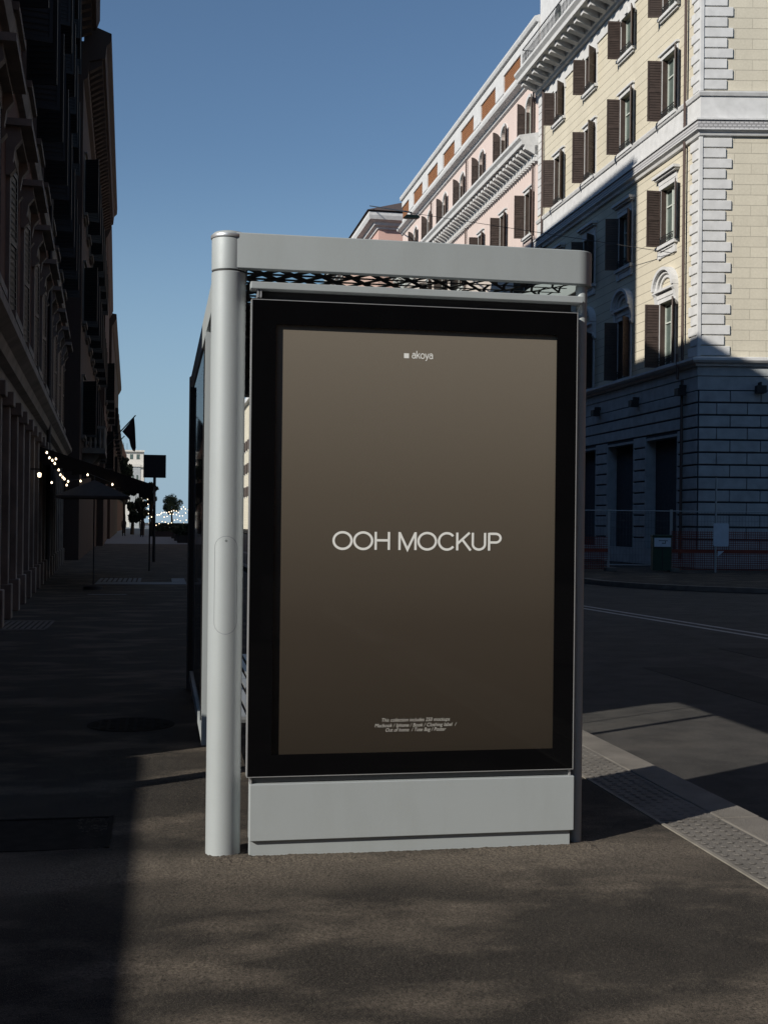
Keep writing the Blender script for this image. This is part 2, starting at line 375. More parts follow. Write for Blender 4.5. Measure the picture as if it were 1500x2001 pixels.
# pale pieces of paving far along the left pavement
pv = MB()
for i in range(9): pv.box(-1.42 + i * .115, -1.42 + i * .115 + .075, 29.3, 31.2, -.02, .006)
pv.box(-1.42, .62, 28.2, 29.2, -.02, .006); pv.box(.30, .62, 29.25, 31.2, -.02, .006)
pv.build('ventilation_grating', M['pave_far'])['kind'] = 'structure'
pv = MB(); pv.box(-1.34, -.62, 24.2, 24.35, -.02, .006); pv.build('stone_strip', M['pave_far'])['kind'] = 'structure'
gr = MB(); gr.box(-2.2, -1.45, 16.45, 16.55, -.02, .006)
for i in range(10): gr.box(-2.15 + i * .075, -2.11 + i * .075, 16.58, 17.8, -.02, .006)
gr.box(-2.2, -1.45, 17.83, 17.93, -.02, .006)
gr.build('cellar_grating', M['tactile'])['kind'] = 'structure'
mh = MB(); mh.lathe([(.30, -.01), (.30, .004), (.285, .006), (0.001, .006)], (-.18, 8.75), 40, close=False)
for i in range(-4, 5):
    for j in range(-4, 5):
        if i * i + j * j < 19: mh.box(-.18 + i * .06 - .02, -.18 + i * .06 + .02, 8.75 + j * .06 - .02, 8.75 + j * .06 + .02, .004, .010)
tag(mh.build('manhole_cover', M['dull_iron']), 'round dark manhole cover in the shaded asphalt left of the shelter', 'manhole cover')
hb = MB(); hb.box(-.74, -.2, 5.45, 6.0, -.02, .004)
hb.box(-.222, -.200, 5.45, 6.02, -.02, .009); hb.box(-.76, -.2, 6.0, 6.02, -.02, .009)
tag(hb.build('service_hatch', M['dull_iron']), 'square metal service hatch in the shaded pavement at left', 'service hatch')

import numpy as np
def rough_patch():
    rs = np.random.RandomState(4); sx_, sy_ = .0058, .0066
    xs = np.arange(-.45, 2.3655, sx_); ys = np.arange(3.15, 8.0, sy_); nx, ny = len(xs), len(ys)
    Xg, Yg = np.meshgrid(xs, ys); h = rs.rand(ny, nx) ** 1.6
    k_ = h.copy(); k_[1:-1, 1:-1] = (h[1:-1, 1:-1] * 2 + h[:-2, 1:-1] + h[2:, 1:-1] + h[1:-1, :-2] + h[1:-1, 2:]) / 6; h = (h + k_) / 2
    low = np.zeros_like(h)
    for f_, a_ in ((3.1, .5), (7.3, .3), (16., .2), (37., .12)):
        p1, p2, q1, q2 = rs.rand(4) * 6.28
        low += a_ * np.sin(Xg * f_ + p1 + 1.7 * np.sin(Yg * f_ * .8 + q1)) * np.sin(Yg * f_ * 1.2 + p2 + 1.3 * np.sin(Xg * f_ * .9 + q2))
    foot = np.exp(-((Yg - 5.18) / .055) ** 2) * ((Xg > .15) & (Xg < 1.9)) + np.exp(-(((Xg - .28) ** 2 + (Yg - 5.293) ** 2) ** .5 - .075).clip(0) / .03) * .8
    amp = .0030 * (1 + .35 * low.clip(-1, 1)) * (1 + 1.6 * foot)
    z = .0012 + amp * h + .0012 * (low + .6) + .007 * foot * (.6 + .6 * low).clip(0)
    ed_ = np.minimum(np.minimum((Xg - xs[0]) / .1, (Yg - ys[0]) / .1), np.minimum((ys[-1] - Yg) / .3, (xs[-1] - Xg) / .02 + .15)).clip(0, 1); z = .0006 + z * ed_
    co = np.stack([Xg + (rs.rand(ny, nx) - .5) * sx_ * .5, Yg + (rs.rand(ny, nx) - .5) * sy_ * .5, z], -1).reshape(-1, 3).astype(np.float32)
    i = (np.arange(ny - 1)[:, None] * nx + np.arange(nx - 1)[None, :]).reshape(-1)
    fc = np.stack([i, i + 1, i + nx + 1, i + nx], -1).astype(np.int32)
    me = bpy.data.meshes.new('pavement_surface'); me.vertices.add(len(co)); me.vertices.foreach_set('co', co.ravel())
    me.loops.add(fc.size); me.loops.foreach_set('vertex_index', fc.ravel()); me.polygons.add(len(fc))
    me.polygons.foreach_set('loop_start', np.arange(0, fc.size, 4, dtype=np.int32)); me.polygons.foreach_set('loop_total', np.full(len(fc), 4, dtype=np.int32))
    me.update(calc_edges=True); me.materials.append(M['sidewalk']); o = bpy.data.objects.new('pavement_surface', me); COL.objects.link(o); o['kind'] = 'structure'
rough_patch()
# loose grit round the foot of the shelter
gv = MB()
def stone(mb, x, y, r, z=0):
    a0 = random.random() * 6.28; h = r * random.uniform(.5, 1.0)
    vs = [(x + r * random.uniform(.7, 1.2) * math.cos(a0 + i * 1.257), y + r * random.uniform(.7, 1.2) * math.sin(a0 + i * 1.257), z + .002) for i in range(5)]
    vs += [(x + (p[0] - x) * .6, y + (p[1] - y) * .6, z + h) for p in vs]
    mb.add(vs, [tuple(range(5, 10))] + [(i, (i + 1) % 5, 5 + (i + 1) % 5, 5 + i) for i in range(5)])
for i in range(5200):
    x = random.uniform(.12, 2.0); e_d = .5 + .5 * math.sin(x * 9.1 + 1.3) * math.sin(x * 23.7)
    if random.random() > .25 + .75 * e_d: continue
    d = abs(random.gauss(0, .02 + .05 * e_d)); y = 5.217 - d * (1 if x < 1.82 else random.uniform(-1.5, 1))
    if x < .385: y = 5.293 - random.uniform(.9, 1.35) * .0735
    if (x - .28) ** 2 + (y - 5.293) ** 2 < .073 ** 2: continue
    stone(gv, x, y, random.uniform(.0015, .0045))
for i in range(3500):
    stone(gv, random.uniform(-.1, 2.33), 3.2 + 4.2 * random.random() ** 1.4, random.uniform(.0008, .0026))
tag(gv.build('grit', M['stonegravel']), kind='stuff')

# ------------------------------------------------------------------ bus shelter
S = empty('bus_shelter', (.28, 5.293, 0), 0, 'silver grey bus shelter with a large brown poster panel in its end wall', 'bus shelter')
SI = Matrix.Translation((-.28, -5.293, 0))     # parts are modelled in world metres, moved under the root
def sp(mb, name, mat, parent=S, **kw):
    return mb.build(name, mat, parent, T=(SI if parent is S else None), **kw)
# big round corner column
c = MB(); r = .0735
c.lathe([(r, -.03), (r, 2.482), (r - .004, 2.486), (r - .004, 2.490), (r, 2.494), (r, 2.640), (r - .002, 2.648), (r - .010, 2.655), (r - .024, 2.659), (.001, 2.660)], (.28, 5.293), 64)
post = sp(c, 'corner_column', M['steel'], smooth=True)
ring = MB(); ring.lathe([(r - .0035, 2.4845), (r - .0025, 2.4845), (r - .0025, 2.4915), (r - .0035, 2.4915)], (.28, 5.293), 64, close=False)
sp(ring, 'seam', M['seam'], post)
cr = MB(); cr.lathe([(r + .003, 2.628), (r + .0045, 2.631), (r + .0045, 2.640), (r + .003, 2.643), (r - .002, 2.643)], (.28, 5.293), 64, close=False)
sp(cr, 'top_ring', M['alu'], post, smooth=True)
# inspection hatch: stadium outline on the curved face
def on_col(a, z, rr): return (.28 + rr * math.sin(a), 5.293 - rr * math.cos(a), z)
def stadium(hw, z0, z1, n=14):
    pts = []
    for i in range(n + 1):
        t = math.pi * i / n; pts.append((hw * math.cos(t), z1 - hw + hw * math.sin(t)))
    for i in range(n + 1):
        t = math.pi + math.pi * i / n; pts.append((hw * math.cos(t), z0 + hw + hw * math.sin(t)))
    return pts
h = MB(); o1 = stadium(.0475, .947, 1.362); o2 = stadium(.0466, .9479, 1.3611); n = len(o1)
def ang(x): return math.asin(max(-1, min(1, x / r))) - .04
vs = [on_col(ang(x), z, r + .0003) for x, z in o1] + [on_col(ang(x), z, r + .0003) for x, z in o2]
h.add(vs, [(i, (i + 1) % n, n + (i + 1) % n, n + i) for i in range(n)])
hatch = sp(h, 'hatch', M['seam'], post)
s_ = MB()
vs = []
for rr in (.0046, .0034): vs += [on_col(-.04 + rr * math.cos(i * math.pi / 6) / r, 1.342 + rr * math.sin(i * math.pi / 6), r + .0005) for i in range(12)]
s_.add(vs, [(i, (i + 1) % 12, 12 + (i + 1) % 12, 12 + i) for i in range(12)])
s_.box(.28 - .0048, .28 - .0008, 5.293 - r - .0008, 5.293 - r + .001, 1.3412, 1.3430)
sp(s_, 'screw', M['seam'], post)
# roof fascia: rounded rectangle ring
X0, X1, Y0, Y1, Z0, Z1 = .248, 1.906, 5.226, 10.62, 2.497, 2.649
def rrect(x0, x1, y0, y1, rad, n=8, rl=None):
    p = []; r_ = rad; rl = rl or rad
    for (cx, cy, a0, rad) in ((x1 - r_, y0 + r_, -90, r_), (x1 - r_, y1 - r_, 0, r_), (x0 + r_, y1 - r_, 90, r_), (x0 + rl, y0 + rl, 180, rl)):
        for i in range(n + 1):
            a = R(a0 + 90 * i / n); p.append((cx + rad * math.cos(a), cy + rad * math.sin(a)))
    return p
fo = rrect(X0, X1, Y0, Y1, .085, rl=.03); fi = rrect(X0 + .04, X1 - .04, Y0 + .04, Y1 - .04, .05, rl=.01); n = len(fo)
f_ = MB(); b = len(f_.v)
rings = [[(p[0], p[1], Z0) for p in fi], [(p[0], p[1], Z0) for p in fo], [(p[0], p[1], Z1) for p in fo], [(p[0], p[1], Z1) for p in fi]]
for rg in rings: f_.v += rg
for k_ in range(4):
    for i in range(n): f_.f.append((k_ * n + i, k_ * n + (i + 1) % n, ((k_ + 1) % 4) * n + (i + 1) % n, ((k_ + 1) % 4) * n + i))
sp(f_, 'roof_fascia', M['steel'], smooth=True, bevel=.004)
# printed triangular lattice under a glass roof
L = MB(); zc = 2.506; xa, xb = .30, 1.82; rowd = .105; cell = .066
ny = int((10.5 - 5.27) / rowd)
for j in range(ny + 1):
    yy = 5.275 + j * rowd
    nx = int((xb - xa) / cell)
    for i in range(nx):
        x0 = xa + i * cell; t_ = (x0 - xa) / (xb - xa); wd = .036 * (1 - t_) ** 1.1 + .010
        jit = 0
        L.bar((x0, yy, zc), (x0 + cell, yy, zc), wd * .9, .002)
        if j < ny:
            s0 = (i + j) % 2; top = yy + rowd
            if not (t_ > .70 and (i + j) % 3 == 0): L.bar((x0 + jit, yy if s0 else top, zc + .001), (x0 + cell + jit, top if s0 else yy, zc + .001), wd, .002)
            if t_ > .70: L.bar((x0 + cell * .5, yy, zc + .002), (x0 + cell * .5 + (.03 if s0 else .0), top, zc + .002), wd * .8, .002)
sp(L, 'roof_lattice', M['lattice'])
rg = MB(); rg.quad((X0 + .041, Y0 + .041, 2.532), (X1 - .041, Y0 + .041, 2.532), (X1 - .041, 6.29, 2.532), (X0 + .041, 6.29, 2.532)); sp(rg, 'roof_glass', M['roofglass'])
rg = MB(); rg.box(X0 + .041, X1 - .041, 6.3, Y1 - .041, 2.525, 2.545); sp(rg, 'sun_block_panel', M['steel_dark'])  # opaque sheet added out of view to stop sun passing the roof
cb_ = MB()
for yy in (6.9, 8.7): cb_.box(X0 + .052, X1 - .052, yy - .03, yy + .03, 2.455, 2.508)
cb_.box(X0 + .052, X0 + .11, Y0 + .052, Y1 - .052, 2.46, 2.506)
sp(cb_, 'roof_beam', M['steel_dark'])
# header bar and dark recess under it
hd = MB(); hd.box(.368, 1.836, 5.205, 5.285, 2.410, 2.440); sp(hd, 'header_bar', M['steel'], bevel=.003)
hr = MB(); hr.box(.400, 1.800, 5.262, 5.285, 2.36, 2.409); hr.box(.388, 1.80, 5.242, 5.2619, 2.36, 2.375); sp(hr, 'header_recess', M['recess'])
for xa_ in (.396, .408): br_ = MB(); br_.box(xa_, xa_ + .007, 5.215, 5.27, 2.376, 2.4095); sp(br_, 'bracket', M['alu'])
# advertising case
pX0, pX1, pZ0, pZ1 = .3715, 1.811, .343, 2.365
qX0, qX1, qZ0, qZ1 = .476, 1.716, .437, 2.262
case = MB(); case.box(pX0 + .004, pX1 - .004, 5.232, 5.288, pZ0 + .004, pZ1 - .004); case = sp(case, 'poster_case', M['recess'])
def frame(mb, x0, x1, z0, z1, tx, tz, y0, y1):
    mb.box(x0, x0 + tx, y0, y1, z0, z1); mb.box(x1 - tx, x1, y0, y1, z0, z1)
    mb.box(x0 + tx, x1 - tx, y0, y1, z0, z0 + tz); mb.box(x0 + tx, x1 - tx, y0, y1, z1 - tz, z1)
e_ = MB(); frame(e_, pX0, pX1, pZ0, pZ1, .0035, .003, 5.1985, 5.27); sp(e_, 'edge_profile', M['alu'], case)
e_ = MB()
x0, x1, z0, z1 = pX0 + .0036, pX1 - .0036, pZ0 + .0031, pZ1 - .0031
e_.box(x0, qX0, 5.200, 5.206, z0, z1); e_.box(qX1, x1, 5.200, 5.206, z0, z1); e_.box(qX0, qX1, 5.200, 5.206, z0, qZ0); e_.box(qX0, qX1, 5.200, 5.206, qZ1, z1)
sp(e_, 'black_border', M['enamel'], case)
e_ = MB(); e_.quad((qX0, 5.203, qZ0), (qX1, 5.203, qZ0), (qX1, 5.203, qZ1), (qX0, 5.203, qZ1)); sp(e_, 'glass_pane', M['glass'], case)
e_ = MB(); e_.box(qX0 - .02, qX1 + .02, 5.2185, 5.2205, qZ0 - .015, qZ1 + .015); poster = sp(e_, 'poster', M['poster'], case)
e_ = MB(); frame(e_, qX0 - .022, qX1 + .022, qZ0 - .02, qZ1 + .02, .010, .01, 5.2075, 5.218); sp(e_, 'inner_frame', M['recess'], case)

def text(body, x, z, size, align, mat, parent, name='lettering', shear=0., width=None, y=5.2175, bold=0., spacing=1.0, height=None):
    cu = bpy.data.curves.new('t', 'FONT'); cu.body = body; cu.size = size; cu.align_x = align; cu.shear = shear; cu.offset = bold; cu.space_character = spacing
    o = bpy.data.objects.new('t', cu); COL.objects.link(o)
    bpy.context.view_layer.update()
    me = bpy.data.meshes.new_from_object(o.evaluated_get(bpy.context.evaluated_depsgraph_get())); COL.objects.unlink(o); bpy.data.objects.remove(o)
    xs = [v.co.x for v in me.vertices]; sx = 1.
    if width: sx = width / (max(xs) - min(xs))
    x_off = -min(xs) * sx if width else 0
    me.materials.clear(); me.materials.append(mat)
    for v in me.vertices: v.co = Vector((x + v.co.x * sx + x_off, y, z + v.co.y * (height or 1)))
    me.name = name
    r_ = bpy.data.objects.new(name, me); COL.objects.link(r_); r_.parent = parent
    return r_
# the grotesque capitals are stroked by hand so they stay thin
def stroke_text(items, x0, z0, H, wt, parent, name):
    """items: list of (polyline list in units of H, advance)"""
    mb = MB(); x = x0; k = 0
    for polys, adv in items:
        for pl in polys:
            closed = pl[0] == pl[-1] and len(pl) > 3
            P = [Vector((x + p[0] * H, z0 + p[1] * H)) for p in pl]
            if closed: P = P[:-1]
            n_ = len(P); Lf = []; Rt = []
            for i in range(n_):
                a = P[(i - 1) % n_] if (closed or i > 0) else P[i]; b_ = P[(i + 1) % n_] if (closed or i < n_ - 1) else P[i]
                d0 = (P[i] - a).normalized() if (P[i] - a).length > 1e-7 else (b_ - P[i]).normalized()
                d1 = (b_ - P[i]).normalized() if (b_ - P[i]).length > 1e-7 else d0
                n0 = Vector((-d0.y, d0.x)); n1 = Vector((-d1.y, d1.x)); m_ = n0 + n1
                m_ = m_ / max(.35, m_.dot(n1)) if m_.length > 1e-6 else n1
                Lf.append(P[i] + m_ * wt / 2); Rt.append(P[i] - m_ * wt / 2)
            base = len(mb.v); yy = 5.2180 - .00006 * (k % 5); k += 1
            mb.v += [(q.x, yy, q.y) for q in Lf] + [(q.x, yy, q.y) for q in Rt]
            rng = range(n_) if closed else range(n_ - 1)
            for i in rng: mb.f.append((base + i, base + (i + 1) % n_, base + n_ + (i + 1) % n_, base + n_ + i))
        x += adv * H
    o = mb.build(name, M['letter'], parent); return o, x
def arc(cx, cz, rx, rz, a0, a1, n=24): return [(cx + rx * math.cos(R(a0 + (a1 - a0) * i / n)), cz + rz * math.sin(R(a0 + (a1 - a0) * i / n))) for i in range(n + 1)]
h5 = .045
def LO(): return ([arc(.52, .5, .465, .46, 0, 360, 40)[:-1] + [(.985, .5)]], 1.07)
LH = ([[(.10, 0), (.10, 1)], [(.79, 0), (.79, 1)], [(.10, .53), (.79, .53)]], .90)
LM = ([[(.11, 0), (.11, 1)], [(.12, .95), (.53, .03), (.94, .95)], [(.95, 0), (.95, 1)]], 1.05)
LC = ([arc(.50, .5, .43, .46, 40, 322, 32)], .95)
LK = ([[(.10, 0), (.10, 1)], [(.76, 1), (.12, .38)], [(.36, .62), (.82, 0)]], .84)
LU = ([[(.09, 1), (.09, .37)] + arc(.42, .36, .33, .305, 180, 360, 20) + [(.75, .37), (.75, 1)]], .87)
LP = ([[(.10, 0), (.10, 1)], [(.10, .95), (.44, .95)] + arc(.46, .705, .26, .245, 90, -90, 16) + [(.10, .46)]], .76)
word = [LO(), LO(), LH, ([], .34), LM, LO(), LC, LK, LU, LP]
tot = sum(a for _, a in word); Hh = (1.471 - .729) / (tot - .06)
stroke_text([(pl, a) for pl, a in word], .729 - .0, 1.3085, .0775, .0102, poster, 'lettering') if False else None
if True:
    sc_ = Hh / .0775
    stroke_text([([[(p[0] * sc_, p[1]) for p in q] for q in pl], a * sc_) for pl, a in word], .729, 1.3085, .0775, .0102, poster, 'lettering')
# small logo: square and lower case word
lg = MB(); lg.quad((1.032, 5.2178, 2.1395), (1.054, 5.2178, 2.1395), (1.054, 5.2178, 2.1605), (1.032, 5.2178, 2.1605)); lg.build('logo_square', M['letter'], poster)
xh = .72
la = ([arc(.27, .25, .20, .22, 0, 360, 24), [(.09, .60)] + arc(.28, .50, .19, .19, 150, 20, 10) + [(.48, .52), (.48, .10), (.54, .03)]], .60)
lk = ([[(.07, 0), (.07, 1.02)], [(.47, .70), (.09, .30)], [(.22, .45), (.50, 0)]], .54)
lo = ([arc(.33, .345, .26, .315, 0, 360, 28)], .66)
ly = ([[(.04, .70), (.27, .04)], [(.50, .70), (.24, -.12), (.17, -.22), (.06, -.21)]], .54)
stroke_text([la, lk, lo, ly, la], 1.0665, 2.1395, .0325, .0038, poster, 'logo_lettering')
for body, zc_, xl, xr in (("This collection includes 250 mockups", .5655, .952, 1.253), ("Macbook / Iphone / Book / Clothing label  /", .5425, .921, 1.284), ("Out of home  / Tote Bag / Poster", .5225, .969, 1.236)):
    text(body, xl, zc_, .0225, 'LEFT', M['letter_small'], poster, 'small_print', shear=.28, width=xr - xl, bold=0)
# bottom: recess, plinth, base
b_ = MB(); b_.box(.392, 1.80, 5.229, 5.285, .316, .345); sp(b_, 'lower_recess', M['steel_dark'])
for xa_ in (.386, 1.795): b_ = MB(); b_.box(xa_, xa_ + .008, 5.212, 5.28, .3145, .342); sp(b_, 'spacer', M['alu'])
b_ = MB(); b_.box(.3855, 1.8165, 5.198, 5.285, .073, .3135); sp(b_, 'plinth', M['steel'], bevel=.0035, seg=3)
b_ = MB(); b_.box(.3875, 1.8055, 5.219, 5.283, -.03, .0725); sp(b_, 'base_panel', M['steel'], bevel=.002)
# slim right post
b_ = MB(); b_.lathe([(.0255, -.03), (.0255, 2.499)], (1.854, 5.283), 32); sp(b_, 'slim_post', M['steel'], smooth=True)
# rear columns
b_ = MB(); b_.lathe([(.0735, -.03), (.0735, 2.65), (.06, 2.662), (.001, 2.662)], (.31, 10.58), 40); sp(b_, 'corner_column', M['steel_dark'], smooth=True)
b_ = MB(); b_.lathe([(.0245, -.03), (.0245, 2.497)], (1.80, 10.5), 24); sp(b_, 'slim_post', M['steel_dark'], smooth=True)
# glazed back wall along the pavement side
bw = MB()
bw.box(.244, .274, 6.97, 7.03, .165, 2.49)
gsty = sp(bw, 'glazing_frame', M['steel'])
bw = MB(); bw.box(.246, .272, 7.031, 9.9, .165, .235); sp(bw, 'glazing_rail', M['steel'])
bw = MB(); bw.box(.250, .262, 7.42, 7.434, .236, 2.49); sp(bw, 'glazing_bar', M['recess']); bw = MB(); bw.box(.234, .264, 9.88, 9.92, .236, 2.49); sp(bw, 'glazing_bar', M['recess'])
bw = MB(); bw.box(.290, .335, 8.6, 8.66, .0, 2.45); sp(bw, 'back_post', M['recess']); bw = MB(); bw.box(.285, .345, 9.94, 10.0, .0, 2.45); sp(bw, 'back_post', M['recess'])
bw = MB()
for (a, b2) in ((7.031, 7.419), (7.435, 9.879)): bw.quad((.256, a, .236), (.256, b2, .236), (.256, b2, 2.489), (.256, a, 2.489))
sp(bw, 'glass_wall', M['glass'])
bw = MB()
for i in range(8): bw.box(.40 + i * .05, .433 + i * .05, 6.1, 9.0, .445, .46)
bench = sp(bw, 'bench', M['wood'])
bw = MB()
for yy in (6.3, 7.6, 8.8): bw = MB(); bw.box(.40, .78, yy - .02, yy + .02, .40, .444); bw.box(.56, .62, yy - .02, yy + .02, -.01, .399); sp(bw, 'bench_support', M['steel_dark'], bench)

# ------------------------------------------------------------------ facade kit  (local: u = +X, outward = -Y, z up)
def wall(mb, u0, u1, z0, z1, holes, depth=.25, arch=()):
    us = sorted({u0, u1, *[h[0] for h in holes], *[h[1] for h in holes]}); zs = sorted({z0, z1, *[h[2] for h in holes], *[h[3] for h in holes]})
    for i in range(len(us) - 1):
        # merge vertical runs
        run = None
        for j in range(len(zs) - 1):
            cu_, cz_ = (us[i] + us[i + 1]) / 2, (zs[j] + zs[j + 1]) / 2
            inside = any(h[0] < cu_ < h[1] and h[2] < cz_ < h[3] for h in holes)
            if not inside: mb.quad((us[i], 0, zs[j]), (us[i + 1], 0, zs[j]), (us[i + 1], 0, zs[j + 1]), (us[i], 0, zs[j + 1]))
    for ue in (u0, u1): mb.quad((ue, 0, z0), (ue, .32, z0), (ue, .32, z1), (ue, 0, z1))
    for (a, b, c_, d) in holes:
        mb.quad((a, 0, c_), (a, depth, c_), (a, depth, d), (a, 0, d)); mb.quad((b, 0, c_), (b, depth, c_), (b, depth, d), (b, 0, d))
        mb.quad((a, 0, c_), (b, 0, c_), (b, depth, c_), (a, depth, c_)); mb.quad((a, 0, d), (b, 0, d), (b, depth, d), (a, depth, d))
        if (a, b, c_, d) in arch:
            w_ = (b - a) / 2; cx = (a + b) / 2; cz_ = d - w_; N = 12
            for side in (-1, 1):
                for i in range(N // 2):
                    t0, t1 = math.pi / 2 * i / (N // 2), math.pi / 2 * (i + 1) / (N // 2)
                    p0 = (cx + side * w_ * math.cos(t0), cz_ + w_ * math.sin(t0)); p1 = (cx + side * w_ * math.cos(t1), cz_ + w_ * math.sin(t1))
                    e = cx + side * w_
                    mb.add([(p0[0], 0, p0[1]), (p1[0], 0, p1[1]), (p1[0], 0, d), (p0[0], 0, d)], [(0, 1, 2, 3)])
                    mb.quad((p0[0], 0, p0[1]), (p1[0], 0, p1[1]), (p1[0], depth, p1[1]), (p0[0], depth, p0[1]))
def body(mb, u0, u1, depth, z0, z1, front=.30):
    mb.box(u0 + .001, u1 - .001, front, depth, z0, z1)
def shutter_mesh(w_, h_, side, ang_, mat, slats=20, arched=False):
    mb = MB(); t = .035; a = R(ang_)
    hx = side * 1.0
    # local panel: s along width 0..w_, n thickness, z
    def P(s, nn, z, hinge):
        dx = -side * math.cos(a); dy = -math.sin(a)            # from hinge inward when closed
        return (hinge + dx * s - dy * nn * 1.0, -.03 + dy * s + dx * nn, z)
    return mb, P
def make_shutter(w_, h_, hinge, side, ang_, mat, slats=20, arched=False):
    mb = MB(); a = R(ang_); dx = -side * math.cos(a); dy = -math.sin(a)
    def P(s, nn, z): return (hinge + dx * s - dy * nn, -.035 + dy * s + dx * nn, z)
    def bx(s0, s1, n0, n1, z0, z1, tilt=0.):
        vs = [P(s, n_, z + (tilt if n_ > 0 else -tilt)) for z in (z0, z1) for n_ in (n0, n1) for s in (s0, s1)]
        mb.add(vs, [(0, 2, 3, 1), (4, 5, 7, 6), (0, 1, 5, 4), (2, 6, 7, 3), (0, 4, 6, 2), (1, 3, 7, 5)])
    st = .055
    ht = h_
    bx(0, st, -.02, .02, 0, h_ if not arched else h_ - (0 if True else 0)); bx(w_ - st, w_, -.02, .02, 0, h_)
    for zz in (0, h_ * .5 - .04, h_ - .08): bx(st, w_ - st, -.019, .019, zz, zz + .08)
    sp_ = (h_ - .2) / slats
    for i in range(slats):
        z = .09 + i * sp_ + (.0 if i < slats / 2 else .03); bx(st, w_ - st, -.016, .016, z, z + .012, .016)
    bx(st, w_ - st, -.002, .002, .05, h_ - .05)
    if arched:
        N = 6
        for i in range(N):
            t0, t1 = math.pi / 2 * i / N, math.pi / 2 * (i + 1) / N
            s0, s1 = w_ * (1 - math.cos(t0)), w_ * (1 - math.cos(t1)); z0_, z1_ = h_ + w_ * math.sin(t0), h_ + w_ * math.sin(t1)
            # hinge side is low, meeting side is high
            vs = [P(s, n_, z) for n_ in (-.02, .02) for (s, z) in ((s0, h_), (s1, h_), (s1, z1_), (s0, z0_))]
            mb.add(vs, [(0, 1, 2, 3), (7, 6, 5, 4), (0, 4, 5, 1), (1, 5, 6, 2), (2, 6, 7, 3), (3, 7, 4, 0)])
    return mb.mesh('shutter', mat)
